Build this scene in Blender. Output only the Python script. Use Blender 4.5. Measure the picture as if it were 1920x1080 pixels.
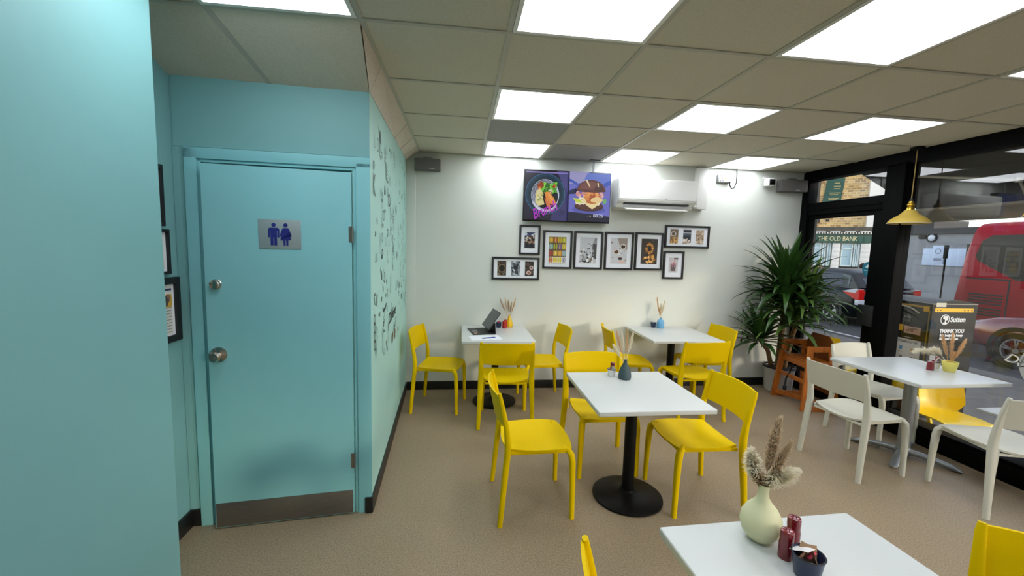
import bpy, bmesh, math, random
from mathutils import Vector, Matrix
for o in list(bpy.data.objects): bpy.data.objects.remove(o)
S = bpy.context.scene
COL = S.collection
PI = math.pi
R = math.radians
random.seed(7)

# ------------------------------------------------------------------ camera, world, sun, exposure
HC, HCE, YW, XW = 1.647, 2.628, 4.666, 4.14      # eye height, ceiling height, back wall, window wall
GZ = -0.30                                       # street level outside
yaw, pit, rol = .1237, -.1000, .0278
cy_, sy_, cp_, sp_, cr_, sr_ = math.cos(yaw), math.sin(yaw), math.cos(pit), math.sin(pit), math.cos(rol), math.sin(rol)
fw = Vector((sy_*cp_, cy_*cp_, sp_)); ri = Vector((cy_, -sy_, 0)); up = ri.cross(fw)
ri2 = cr_*ri + sr_*up; up2 = -sr_*ri + cr_*up
cam = bpy.data.cameras.new('camera'); cam.sensor_width = 36; cam.lens = 776/1920*36; cam.clip_start = .05; cam.clip_end = 400
co = bpy.data.objects.new('camera', cam); COL.objects.link(co)
m = Matrix.Identity(4)
for i in range(3):
    m[i][0], m[i][1], m[i][2] = ri2[i], up2[i], -fw[i]
m.translation = (0, 0, HC); co.matrix_world = m
S.camera = co

SUN = Vector((.67, -.73, .18)).normalized()
w = bpy.data.worlds.new('world'); S.world = w; w.use_nodes = True
nt = w.node_tree; sky = nt.nodes.new('ShaderNodeTexSky'); sky.sky_type = 'NISHITA'; sky.sun_disc = False
sky.sun_elevation = R(24); sky.sun_rotation = math.atan2(SUN.x, SUN.y); sky.dust_density = .6; sky.air_density = 1.0
bg = nt.nodes['Background']; hs = nt.nodes.new('ShaderNodeHueSaturation'); hs.inputs['Saturation'].default_value = .55; nt.links.new(sky.outputs[0], hs.inputs['Color']); nt.links.new(hs.outputs[0], bg.inputs[0]); bg.inputs[1].default_value = .42
sl = bpy.data.lights.new('sun', 'SUN'); sl.energy = 1.1; sl.angle = R(5); sl.color = (1, .84, .60)
so = bpy.data.objects.new('sun', sl); COL.objects.link(so); so.rotation_euler = (-SUN).to_track_quat('-Z', 'Y').to_euler(); so.location = (12, -10, 8)
PANEL_LIGHT = 8.6
S.view_settings.view_transform = 'Standard'; S.view_settings.look = 'None'; S.view_settings.gamma = 1
S.view_settings.use_curve_mapping = False; S.view_settings.exposure = 0.0

# ------------------------------------------------------------------ materials
def lin(c):
    return c/12.92 if c <= .04045 else ((c+.055)/1.055)**2.4
def hx(s):
    s = s.lstrip('#'); return tuple(lin(int(s[i:i+2], 16)/255) for i in (0, 2, 4))
def mat(name, col, rough=.5, metal=0., spec=.5, noise=None, bump=None, emit=None, coat=0.):
    mt = bpy.data.materials.new(name); mt.use_nodes = True; n = mt.node_tree; b = n.nodes['Principled BSDF']
    c = hx(col) if isinstance(col, str) else col
    b.inputs['Base Color'].default_value = (*c, 1); b.inputs['Roughness'].default_value = rough; b.inputs['Metallic'].default_value = metal
    b.inputs['Specular IOR Level'].default_value = spec; b.inputs['Coat Weight'].default_value = coat
    if emit: b.inputs['Emission Color'].default_value = (*c, 1); b.inputs['Emission Strength'].default_value = emit
    if noise or bump:
        tc = n.nodes.new('ShaderNodeTexCoord')
    if noise:          # (scale, second colour, contrast low, contrast high[, stretch])
        nz = n.nodes.new('ShaderNodeTexNoise'); nz.inputs['Scale'].default_value = noise[0]; nz.inputs['Detail'].default_value = 3
        src = tc.outputs['Object']
        if len(noise) > 4:
            mp = n.nodes.new('ShaderNodeMapping'); mp.inputs['Scale'].default_value = noise[4]; n.links.new(src, mp.inputs[0]); src = mp.outputs[0]
        n.links.new(src, nz.inputs['Vector'])
        cr = n.nodes.new('ShaderNodeValToRGB'); cr.color_ramp.elements[0].position = noise[2]; cr.color_ramp.elements[1].position = noise[3]
        cr.color_ramp.elements[0].color = (*c, 1); cr.color_ramp.elements[1].color = (*hx(noise[1]), 1)
        n.links.new(nz.outputs['Fac'], cr.inputs[0]); n.links.new(cr.outputs[0], b.inputs['Base Color'])
    if bump:
        nb = n.nodes.new('ShaderNodeTexNoise'); nb.inputs['Scale'].default_value = bump[0]; n.links.new(tc.outputs['Object'], nb.inputs['Vector'])
        bp = n.nodes.new('ShaderNodeBump'); bp.inputs['Strength'].default_value = bump[1]; bp.inputs['Distance'].default_value = .004
        n.links.new(nb.outputs['Fac'], bp.inputs['Height']); n.links.new(bp.outputs[0], b.inputs['Normal'])
    return mt
def glass_mat(name, tint=(1, 1, 1)):      # thin pane: Schlick reflection on the outer faces, straight transmission
    mt = bpy.data.materials.new(name); mt.use_nodes = True; n = mt.node_tree; n.nodes.clear()
    o = n.nodes.new('ShaderNodeOutputMaterial'); mx = n.nodes.new('ShaderNodeMixShader'); t = n.nodes.new('ShaderNodeBsdfTransparent')
    g = n.nodes.new('ShaderNodeBsdfGlossy'); g.inputs['Roughness'].default_value = 0
    lw = n.nodes.new('ShaderNodeLayerWeight'); lw.inputs['Blend'].default_value = .5; ge = n.nodes.new('ShaderNodeNewGeometry')
    def mth(op, a, b_):
        q = n.nodes.new('ShaderNodeMath'); q.operation = op
        for i, v in enumerate((a, b_)):
            if isinstance(v, (int, float)): q.inputs[i].default_value = v
            else: n.links.new(v, q.inputs[i])
        return q.outputs[0]
    fr = mth('ADD', mth('MULTIPLY', mth('POWER', lw.outputs['Facing'], 5.0), .92), .075)
    fr = mth('MULTIPLY', fr, mth('SUBTRACT', 1.0, ge.outputs['Backfacing']))
    t.inputs[0].default_value = (*tint, 1)
    n.links.new(fr, mx.inputs[0]); n.links.new(t.outputs[0], mx.inputs[1]); n.links.new(g.outputs[0], mx.inputs[2]); n.links.new(mx.outputs[0], o.inputs[0])
    return mt
def art_mat(name, emit=0, rough=.55):
    mt = bpy.data.materials.new(name); mt.use_nodes = True; n = mt.node_tree; b = n.nodes['Principled BSDF']
    a = n.nodes.new('ShaderNodeVertexColor'); a.layer_name = 'Col'; b.inputs['Roughness'].default_value = rough
    n.links.new(a.outputs[0], b.inputs['Base Color'])
    if emit:
        b.inputs['Base Color'].default_value = (0, 0, 0, 1); n.links.remove(b.inputs['Base Color'].links[0])
        n.links.new(a.outputs[0], b.inputs['Emission Color']); b.inputs['Emission Strength'].default_value = emit
    return mt
def brick_mat(name, c1, c2, mortar, scale):
    mt = mat(name, c1, .9); n = mt.node_tree; tc = n.nodes.new('ShaderNodeTexCoord'); br = n.nodes.new('ShaderNodeTexBrick')
    br.inputs['Color1'].default_value = (*hx(c1), 1); br.inputs['Color2'].default_value = (*hx(c2), 1); br.inputs['Mortar'].default_value = (*hx(mortar), 1)
    br.inputs['Scale'].default_value = scale; br.inputs['Mortar Size'].default_value = .02; br.inputs['Bias'].default_value = -.1
    n.links.new(tc.outputs['UV'], br.inputs['Vector']); n.links.new(br.outputs[0], n.nodes['Principled BSDF'].inputs['Base Color'])
    return mt
M = {}
M['teal'] = mat('teal_paint', '#7badae', .5, noise=(3, '#78aaab', .3, .7), spec=.3)
M['teal_door'] = mat('teal_gloss_paint', '#84c3c9', .55, noise=(2.5, '#80bec4', .3, .7), spec=.35)
M['mint'] = mat('mint_paint', '#a9d6cc', .5)
M['white_wall'] = mat('white_wall_paint', '#d5d9d2', .6, noise=(1.4, '#d6d8cf', .35, .65))
M['ceil'] = mat('ceiling_tile', '#d0cab9', .9, noise=(90, '#c8c2b1', .35, .65), bump=(120, .15))
M['ceil_grey'] = mat('ceiling_tile_grey', '#a6a4a4', .9, noise=(90, '#9e9c9c', .35, .65))
M['ceil_pink'] = mat('bulkhead_tile', '#d5ccbc', .9, noise=(60, '#cbc2b2', .35, .65))
M['tbar'] = mat('ceiling_grid_bar', '#b4b1a4', .5)
M['floor'] = mat('speckled_vinyl', '#756550', .42, noise=(130, '#a8967b', .34, .66), spec=.35)
nf = M['floor'].node_tree.nodes
for q in nf:
    if q.type == 'TEX_NOISE': q.inputs['Detail'].default_value = 6; q.inputs['Roughness'].default_value = .7
M['black'] = mat('black_vinyl', '#141414', .4)
M['black_frame'] = mat('black_aluminium', '#060607', .55, spec=.06)
M['black_metal'] = mat('black_powder_coat', '#0a0a0a', .45, spec=.18)
M['black_plastic'] = mat('black_plastic', '#17181a', .5)
M['white_plastic'] = mat('white_plastic', '#e6e6e2', .35)
M['table'] = mat('white_laminate', '#c3c6c3', .3, spec=.4)
M['yellow'] = mat('yellow_plastic', '#d8b700', .45, spec=.07)
M['yellow_out'] = mat('yellow_shell_plastic', '#f3cf1c', .35)
M['cream'] = mat('cream_plastic', '#c6c5b7', .42, spec=.25)
M['steel'] = mat('brushed_steel', '#96928a', .38, .9, noise=(3, '#8a867f', .3, .7, (1, 60, 60)))
M['kick'] = mat('kick_plate_steel', '#7d7871', .42, .75, noise=(3, '#73706a', .3, .7, (1, 60, 60)))
M['chrome'] = mat('satin_chrome', '#b9b4ac', .22, 1.)
M['sign_metal'] = mat('sign_aluminium', '#a9b6b8', .4, .5)
M['navy'] = mat('navy_vinyl', '#11206e', .5)
M['grey_metal'] = mat('grey_metal', '#8c9092', .4, .6)
M['speaker'] = mat('grey_speaker_cloth', '#6a6866', .85)
M['panel'] = mat('led_diffuser', (.90, .94, 1.), .5, emit=PANEL_LIGHT)
M['glass'] = glass_mat('window_glass')
M['art'] = art_mat('print')
M['tv'] = art_mat('tv_image', emit=.85, rough=.4)
M['tvg'] = mat('tv_bezel', '#08080a', .25)
M['red_cer'] = mat('oxblood_ceramic', '#74121f', .2, coat=.5)
M['red_bright'] = mat('red_ceramic', '#a3141c', .25)
M['enamel_navy'] = mat('navy_enamel', '#1d2b4c', .3)
M['enamel_white'] = mat('white_enamel', '#dcdbd6', .3)
M['rim'] = mat('dark_enamel_rim', '#15171c', .3)
M['vase_cream'] = mat('cream_ceramic', '#d9d8ae', .5)
M['vase_yellow'] = mat('yellow_ceramic', '#dfb513', .4)
M['vase_teal'] = mat('slate_ceramic', '#33474d', .55)
M['vase_blue'] = mat('blue_ceramic', '#5f9cc4', .4)
M['vase_lemon'] = mat('lemon_ceramic', '#e3d66e', .35)
M['pampas_w'] = mat('ivory_pampas', '#f6f0df', .9)
M['pampas_b'] = mat('brown_pampas', '#d8c3a6', .9)
M['pampas_t'] = mat('tan_pampas', '#f0d3a8', .9)
for k_ in ('pampas_w', 'pampas_b', 'pampas_t'):
    n = M[k_].node_tree; b = n.nodes['Principled BSDF']; c = tuple(b.inputs['Base Color'].default_value); n.nodes.remove(b)
    df = n.nodes.new('ShaderNodeBsdfDiffuse'); tr = n.nodes.new('ShaderNodeBsdfTranslucent'); mx = n.nodes.new('ShaderNodeMixShader')
    df.inputs[0].default_value = c; tr.inputs[0].default_value = c; mx.inputs[0].default_value = .5
    n.links.new(df.outputs[0], mx.inputs[1]); n.links.new(tr.outputs[0], mx.inputs[2]); n.links.new(mx.outputs[0], n.nodes['Material Output'].inputs[0])
M['packet_w'] = mat('white_paper', '#dcd9d6', .6)
M['packet_b'] = mat('brown_paper', '#a98566', .6)
M['packet_r'] = mat('red_striped_paper', '#c3324a', .6)
M['wood'] = mat('orange_varnished_wood', '#b9681f', .35, noise=(4, '#a3571a', .3, .7, (8, 8, 1)), coat=.2)
M['wood_dark'] = mat('brown_varnished_wood', '#7a4216', .35, noise=(4, '#6a3812', .3, .7, (8, 1, 8)))
M['leaf'] = mat('yucca_leaf', '#1d3a16', .38, noise=(6, '#34561f', .35, .7))
M['leaf2'] = mat('pale_yucca_leaf', '#4c6a2c', .4, noise=(6, '#64803c', .35, .7))
M['cane'] = mat('yucca_cane', '#8a6e4a', .9, noise=(40, '#5d472e', .3, .7))
M['soil'] = mat('soil', '#2c2019', .95)
M['pot'] = mat('pale_grey_pot', '#b9bab8', .5)
M['brass'] = mat('brass', '#c9a23a', .28, .9)
M['lamp_yellow'] = mat('mustard_enamel', '#cfb052', .5, spec=.3)
M['cord'] = mat('gold_cord', '#a5884f', .7)
M['laptop'] = mat('dark_keyboard', '#26272a', .5)
M['tablet'] = mat('tablet_painted_reflection', '#66676a', .45, noise=(14, '#4c4d50', .35, .65, (1, 8, 8)))  # grey tone and streaks paint the ceiling's reflection into the screen colour
M['paper'] = mat('white_sheet', '#e7eaf0', .6)
M['pen'] = mat('blue_pen', '#2a2f86', .4)
M['green'] = mat('green_plastic', '#7ac08c', .4)
M['asphalt'] = mat('asphalt', '#504f4f', .85, noise=(30, '#434343', .3, .7))
M['pave'] = mat('paving', '#77736c', .85, noise=(6, '#696660', .3, .7))
M['concrete'] = mat('grey_render', '#a5a6a7', .9, noise=(1.2, '#8f9192', .3, .7))
M['dark_conc'] = mat('dark_coping', '#4d4c4b', .9)
M['plinth'] = mat('pale_concrete', '#a3a5a6', .9)
M['board'] = mat('pale_board', '#c9d9ee', .5)
M['awning'] = mat('charcoal_awning_fabric', '#2a2a2b', .85)
M['valance'] = mat('taupe_valance', '#8f887a', .85)
M['alu'] = mat('aluminium_arm', '#b7b0a0', .4, .4)
M['pubgreen'] = mat('dark_green_board', '#174a3c', .5)
M['gold'] = mat('gold_lettering', '#d6c08a', .5)
M['stone'] = mat('pale_stone', '#e2dfd8', .8)
M['stone_grey'] = mat('weathered_cornice', '#5c564c', .9, noise=(2, '#3d3a33', .3, .7))
M['pubglass'] = mat('pale_shop_glass', '#a9c2cb', .15)
M['pubframe'] = mat('pale_blue_frame', '#cfdcd9', .5)
M['brick'] = brick_mat('london_brick', '#d8b272', '#8f683a', '#d9cba6', 1.25)
M['car_blue'] = mat('dark_blue_car_paint', '#070b14', .3, 0, spec=.3, coat=.1)
M['car_red'] = mat('red_car_paint', '#7c1a24', .25, .1, coat=.5)
M['car_glass'] = mat('car_glass', '#26303d', .06)
M['tyre'] = mat('tyre', '#151515', .8)
M['alloy'] = mat('alloy_wheel', '#b5b8bb', .3, .8)
M['trimblk'] = mat('car_black_trim', '#1a1a1b', .6)
M['lampred'] = mat('red_lamp', '#e0241f', .2)
M['lampclear'] = mat('clear_lamp', '#dfe4ea', .12)
M['plate'] = mat('yellow_plate', '#e8b92a', .5)
M['bus_red'] = mat('bus_red_paint', '#a80c20', .4, spec=.25)
M['bus_glass'] = mat('bus_glass', '#14171b', .12, spec=.25)
M['bin'] = mat('dark_olive_bin', '#191815', .5, spec=.3)
M['binblk'] = mat('black_bin', '#161514', .5, spec=.25)
M['bin_yellow'] = mat('yellow_strip', '#f0b914', .5)
M['sign_teal'] = mat('teal_sticker', '#1f6f86', .5)
M['decal'] = mat('frosted_decal', '#a9aaa4', .7)
M['skin'] = mat('skin', '#b98a70', .6)
M['hair'] = mat('dark_hair', '#35251d', .8)
M['purple'] = mat('purple_cloth', '#7a4fb0', .8)
M['jeans'] = mat('dark_trousers', '#2a2f3a', .8)
M['ink'] = mat('black_ink', '#26302f', .7)
M['ink_grey'] = mat('grey_ink', '#7fa09b', .7)
M['ink_mid'] = mat('dark_grey_ink', '#4d5f5c', .7)
M['bean'] = mat('brown_ink', '#5a3d20', .7)

# ------------------------------------------------------------------ mesh builder
class MB:
    def __init__(s, mtx=None): s.bm = bmesh.new(); s.M = mtx or Matrix.Identity(4); s.mi = 0; s.uv = False
    def _add(s, tmp, mi=None):
        vm = {}
        for v in tmp.verts: vm[v] = s.bm.verts.new(s.M @ v.co)
        for f in tmp.faces:
            try: nf_ = s.bm.faces.new([vm[v] for v in f.verts]); nf_.material_index = s.mi if mi is None else mi
            except ValueError: pass
        tmp.free(); return s
    def vf(s, vs, fs):
        bv = [s.bm.verts.new(s.M @ Vector(v)) for v in vs]
        for f in fs:
            try: q = s.bm.faces.new([bv[i] for i in f]); q.material_index = s.mi
            except ValueError: pass
        return s
    def box(s, x0, x1, y0, y1, z0, z1, bev=0, seg=2, rot=None):
        t = bmesh.new(); bmesh.ops.create_cube(t, size=1)
        for v in t.verts: v.co = Vector(((x0+x1)/2+v.co.x*(x1-x0), (y0+y1)/2+v.co.y*(y1-y0), (z0+z1)/2+v.co.z*(z1-z0)))
        if bev: bmesh.ops.bevel(t, geom=list(t.edges), offset=bev, segments=seg, profile=.6, affect='EDGES')
        if rot is not None:
            for v in t.verts: v.co = rot @ v.co
        return s._add(t)
    def bar(s, a, b, wd, ht, bev=0, upv=(0, 0, 1)):   # rectangular bar from a to b
        a, b = Vector(a), Vector(b); d = (b-a); L = d.length; d.normalize(); u = Vector(upv)
        if abs(d.dot(u)) > .98: u = Vector((1, 0, 0))
        x = d.cross(u).normalized(); z = x.cross(d)
        mm = Matrix((x, d, z)).transposed().to_4x4(); mm.translation = (a+b)/2
        return s.box(-wd/2, wd/2, -L/2, L/2, -ht/2, ht/2, bev, rot=mm)
    def sweep(s, pts, prof, cap=True, upv=(0, 0, 1), n=12, expo=1.):
        # prof: list of (rx, ry) per point; elliptical (expo 1) to boxy (expo .5) section
        pts = [Vector(p) for p in pts]; rings = []; N = len(pts)
        for i, p in enumerate(pts):
            d = (pts[min(i+1, N-1)]-pts[max(i-1, 0)]).normalized(); u = Vector(upv)
            if abs(d.dot(u)) > .95: u = Vector((0, 1, 0))
            x = d.cross(u).normalized(); y = x.cross(d).normalized()
            r = prof[i] if isinstance(prof, list) else prof
            if not isinstance(r, tuple): r = (r, r)
            ring = []
            for k in range(n):
                a = 2*PI*(k+.5)/n; c, q = math.cos(a), math.sin(a)
                c = math.copysign(abs(c)**expo, c); q = math.copysign(abs(q)**expo, q)
                ring.append(s.bm.verts.new(s.M @ (p + x*c*r[0] + y*q*r[1])))
            rings.append(ring)
        for i in range(N-1):
            for k in range(n):
                f = s.bm.faces.new([rings[i][k], rings[i][(k+1) % n], rings[i+1][(k+1) % n], rings[i+1][k]]); f.material_index = s.mi
        if cap:
            for ring in (rings[0][::-1], rings[-1]):
                f = s.bm.faces.new(ring); f.material_index = s.mi
        return s
    def tube(s, pts, r, n=10): return s.sweep(pts, r, n=n)
    def lathe(s, prof, c=(0, 0, 0), n=28, axis='z', sx=1., sy=1.):
        c = Vector(c); rings = []
        def pt(r, h, a):
            x, y = r*math.cos(a)*sx, r*math.sin(a)*sy
            return c + (Vector((x, y, h)) if axis == 'z' else Vector((h, x, y)) if axis == 'x' else Vector((y, h, x)))
        for r, h in prof:
            rings.append([s.bm.verts.new(s.M @ pt(0, h, 0))] if r < 1e-6 else [s.bm.verts.new(s.M @ pt(r, h, 2*PI*k/n)) for k in range(n)])
        for a, b in zip(rings, rings[1:]):
            for k in range(n):
                k2 = (k+1) % n
                q = [a[0] if len(a) == 1 else a[k]] + ([] if len(a) == 1 else [a[k2]]) + ([b[0]] if len(b) == 1 else [b[k2], b[k]])
                if len(q) >= 3:
                    try: f = s.bm.faces.new(q); f.material_index = s.mi
                    except ValueError: pass
        return s
    def prism(s, poly, fr, d):   # poly 2D, fr(u, v, w) -> 3D point, extruded w 0..d
        n = len(poly)
        vs = [fr(u, v, 0) for u, v in poly] + [fr(u, v, d) for u, v in poly]
        fs = [list(range(n))[::-1], list(range(n, 2*n))] + [[i, (i+1) % n, n+(i+1) % n, n+i] for i in range(n)]
        return s.vf(vs, fs)
    def build(s, name, mats, parent=None, smooth=True, ang=38, loc=None, fix=True):
        me = bpy.data.meshes.new(name)
        if fix: bmesh.ops.recalc_face_normals(s.bm, faces=list(s.bm.faces))
        s.bm.to_mesh(me); s.bm.free()
        for q in (mats if isinstance(mats, (list, tuple)) else [mats]): me.materials.append(M[q] if isinstance(q, str) else q)
        if smooth and len(me.polygons):
            me.polygons.foreach_set('use_smooth', [True]*len(me.polygons)); me.set_sharp_from_angle(angle=R(ang))
        o = bpy.data.objects.new(name, me); COL.objects.link(o)
        if parent: o.parent = parent
        if loc: o.location = loc
        return o
def tag(o, label, cat, group=None, kind=None):
    o['label'] = label; o['category'] = cat
    if group: o['group'] = group
    if kind: o['kind'] = kind
    return o
def thing(name, label, cat, loc=(0, 0, 0), rz=0, group=None):
    o = bpy.data.objects.new(name, None); COL.objects.link(o); o.empty_display_size = .1
    o.location = loc; o.rotation_euler = (0, 0, rz); return tag(o, label, cat, group)
def struct(o):
    o['kind'] = 'structure'; return o
def dup(root, loc, rz, label=None, group=None):
    r = root.copy(); COL.objects.link(r); r.location = loc; r.rotation_euler = (0, 0, rz)
    if label: r['label'] = label
    if group: r['group'] = group
    for ch in list(root.children):
        c = ch.copy(); COL.objects.link(c); c.parent = r
        for g in list(ch.children):
            d = g.copy(); COL.objects.link(d); d.parent = c
    return r
_txt = {}
def text_geo(body, size, shear=0., bold=0., align='CENTER'):
    cu = bpy.data.curves.new('lettering', 'FONT'); cu.body = body; cu.size = size; cu.align_x = align; cu.align_y = 'CENTER'; cu.shear = shear; cu.offset = bold; cu.resolution_u = 3
    ob = bpy.data.objects.new('lettering', cu); COL.objects.link(ob); bpy.context.view_layer.update()
    me = bpy.data.meshes.new_from_object(ob.evaluated_get(bpy.context.evaluated_depsgraph_get()))
    g = ([tuple(v.co) for v in me.vertices], [tuple(p.vertices) for p in me.polygons])
    bpy.data.objects.remove(ob); bpy.data.curves.remove(cu); bpy.data.meshes.remove(me)
    return g

class Art:      # flat coloured shapes stacked in thin layers on a print, screen or sign; fr(u, v, w) -> 3D
    def __init__(s, fr, step=.0003, clip=None): s.fr = fr; s.vs = []; s.fs = []; s.cs = []; s.k = 0; s.step = step; s.clip = clip
    def poly(s, pts, col):
        s.k += 1; w_ = s.k*s.step; b = len(s.vs)
        if s.clip:
            a0, a1, b0, b1 = s.clip; pts = [(min(max(u, a0), a1), min(max(v, b0), b1)) for u, v in pts]
        s.vs += [s.fr(u, v, w_) for u, v in pts]; s.fs.append(list(range(b, b+len(pts)))); s.cs.append(hx(col)); return s
    def rect(s, u0, u1, v0, v1, col): return s.poly([(u0, v0), (u1, v0), (u1, v1), (u0, v1)], col)
    def ell(s, u, v, a, b, col, rot=0, n=24, wob=0, a0=0, a1=2*PI):
        p = []
        for i in range(n):
            t = a0+(a1-a0)*i/n; r = 1+wob*random.uniform(-1, 1); x, y = a*r*math.cos(t), b*r*math.sin(t)
            p.append((u+x*math.cos(rot)-y*math.sin(rot), v+x*math.sin(rot)+y*math.cos(rot)))
        return s.poly(p, col)
    def ring(s, u, v, a, b, th, col, n=32, a0=0, a1=2*PI):
        s.k += 1; w_ = s.k*s.step; bs = len(s.vs)
        for i in range(n+1):
            t = a0+(a1-a0)*i/n
            for q in (0, th): s.vs.append(s.fr(u+(a-q)*math.cos(t), v+(b-q)*math.sin(t), w_))
        for i in range(n): s.fs.append([bs+2*i, bs+2*i+2, bs+2*i+3, bs+2*i+1]); s.cs.append(hx(col))
        return s
    def stroke(s, pts, wd, col):
        s.k += 1; w_ = s.k*s.step; bs = len(s.vs); N = len(pts)
        for i, p in enumerate(pts):
            a, b = pts[max(i-1, 0)], pts[min(i+1, N-1)]; dx, dy = b[0]-a[0], b[1]-a[1]; L = math.hypot(dx, dy) or 1
            for q in (-1, 1): s.vs.append(s.fr(p[0]-dy/L*wd/2*q, p[1]+dx/L*wd/2*q, w_))
        for i in range(N-1): s.fs.append([bs+2*i, bs+2*i+2, bs+2*i+3, bs+2*i+1]); s.cs.append(hx(col))
        return s
    def text(s, body, u, v, size, col, rot=0, shear=0., bold=0., align='CENTER', mirror=False, wid=None):
        s.k += 1; w_ = s.k*s.step; bs = len(s.vs); vs, fs = text_geo(body, size, shear, bold, align)
        k = 1
        if wid:
            xs = [p[0] for p in vs]; k = wid/(max(xs)-min(xs))
        for x, y, _ in vs:
            x *= k
            if mirror: x = -x
            s.vs.append(s.fr(u+x*math.cos(rot)-y*math.sin(rot), v+x*math.sin(rot)+y*math.cos(rot), w_))
        for f in fs: s.fs.append([bs+i for i in f]); s.cs.append(hx(col))
        return s
    def blobs(s, u0, u1, v0, v1, n, pal, r0, r1, wob=.25):
        for _ in range(n): s.ell(random.uniform(u0, u1), random.uniform(v0, v1), random.uniform(r0, r1), random.uniform(r0, r1), random.choice(pal), random.uniform(0, 3), 12, wob)
        return s
    def build(s, name, m_, parent=None):
        me = bpy.data.meshes.new(name); me.from_pydata([tuple(v) for v in s.vs], [], s.fs)
        ca = me.color_attributes.new('Col', 'FLOAT_COLOR', 'CORNER')
        for p, c in zip(me.polygons, s.cs):
            for li in p.loop_indices: ca.data[li].color = (*c, 1)
        me.materials.append(M[m_]); o = bpy.data.objects.new(name, me); COL.objects.link(o)
        if parent: o.parent = parent
        return o

# ------------------------------------------------------------------ room shell
struct(MB().box(-2.6, XW+.02, -4.2, YW+.12, -.12, 0).build('floor', 'floor'))
X0, Y0, T = .2037, 2.0112, .66                     # ceiling grid
LIGHTS = {(-2, -1), (0, -1), (2, -1), (4, -1), (0, 1), (2, 1), (4, 1), (0, 3), (2, 3), (4, 3), (0, -3), (2, -3), (4, -3), (0, -5), (3, -6)}
GREY = {(0, 2), (1, 3)}
b = MB()
for i in range(-4, 6):
    for j in range(-9, 4):
        if (i, j) in LIGHTS or (i < -1 and j >= 0): continue
        if i == -1 and j >= 0: pass
        x0, x1, y0, y1 = X0+i*T, X0+(i+1)*T, Y0+j*T, Y0+(j+1)*T
        if i == 5: x1 = XW+.02
        b.mi = 1 if (i, j) in GREY else 0
        if i == -1 and False: continue
        b.box(x0+.003, x1-.003, y0+.003, y1-.003, HCE+.004, HCE+.02)
b.mi = 2
b.box(-2.6, XW+.1, -4.2, YW+.1, HCE+.14, HCE+.2)   # slab above the suspended tiles
struct(b.build('ceiling', ['ceil', 'ceil_grey', 'dark_conc'], smooth=False))
b = MB()
for i in range(-4, 6):
    y1 = YW if i >= -1 else Y0
    b.box(X0+i*T-.012, X0+i*T+.012, -4.1, y1, HCE-.001, HCE+.006)
for j in range(-9, 5):
    b.box((X0-4*T) if j <= 0 else X0-T, XW, Y0+j*T-.012, Y0+j*T+.012, HCE-.0015, HCE+.0055)
struct(b.build('trim_1', 'tbar', smooth=False))
# sloping alcove ceiling and the tilted bulkhead strip above the doodle wall
AO = Vector((-.525, 2.49, 0)); AU = Vector((-.99, -.056, 0)).normalized(); AV = Vector((-AU.y, AU.x, 0))
if AV.y < 0: AV = -AV
def amat():
    q = Matrix((AU, AV, Vector((0, 0, 1)))).transposed().to_4x4(); q.translation = AO; return q
AM = amat()
zt = 2.475
b = MB(); b.mi = 0
b.vf([(-1.6, Y0+.01, HCE), (-1.115, Y0+.01, HCE), (-1.045, 2.47, zt), (-1.6, 2.44, zt), (-1.6, Y0+.01, HCE+.02), (-1.115, Y0+.01, HCE+.02), (-1.045, 2.47, zt+.02), (-1.6, 2.44, zt+.02)], [(0, 1, 2, 3), (4, 5, 6, 7), (0, 1, 5, 4), (1, 2, 6, 5), (2, 3, 7, 6), (3, 0, 4, 7)])
b.vf([(-1.085, Y0+.01, HCE), (-.465, Y0+.01, HCE), (-.527, 2.50, zt), (-1.02, 2.47, zt), (-1.085, Y0+.01, HCE+.02), (-.465, Y0+.01, HCE+.02), (-.527, 2.50, zt+.02), (-1.02, 2.47, zt+.02)], [(0, 1, 2, 3), (4, 5, 6, 7), (0, 1, 5, 4), (1, 2, 6, 5), (2, 3, 7, 6), (3, 0, 4, 7)])
b.mi = 1
b.vf([(-1.115, Y0+.01, HCE-.001), (-1.085, Y0+.01, HCE-.001), (-1.02, 2.47, zt-.001), (-1.045, 2.47, zt-.001)], [(0, 1, 2, 3)])
struct(b.build('ceiling_alcove', ['ceil', 'tbar'], smooth=False))
def dwx(y): return -.525 + (-.60+.525)*(y-2.49)/(4.666-2.49)     # doodle wall face
def dwz(y): return 2.485 + .05*(y-2.49)/2.1
b = MB()
xs = X0-T-.006
cuts = [2.50, 3.62, 4.06, 4.40, YW]
b.vf([(xs, 2.045, HCE), (xs, 2.50, HCE), (dwx(2.5)+.002, 2.50, zt+.006)], [(0, 1, 2)])
for a, c in zip(cuts, cuts[1:]):
    g = .006
    b.vf([(xs, a+g, HCE), (xs, c-g, HCE), (dwx(c)+.002, c-g, dwz(c)), (dwx(a)+.002, a+g, dwz(a)), (xs-.02, a+g, HCE+.02), (xs-.02, c-g, HCE+.02), (dwx(c)-.02, c-g, dwz(c)+.02), (dwx(a)-.02, a+g, dwz(a)+.02)],
         [(0, 1, 2, 3), (4, 5, 6, 7), (0, 1, 5, 4), (1, 2, 6, 5), (2, 3, 7, 6), (3, 0, 4, 7)])
struct(b.build('trim_2', 'ceil_pink', smooth=False))
b = MB(); b.box(-2.6, -.47, 2.03, YW, HCE+.06, HCE+.1); struct(b.build('ceiling_void', 'dark_conc', smooth=False))
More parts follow.
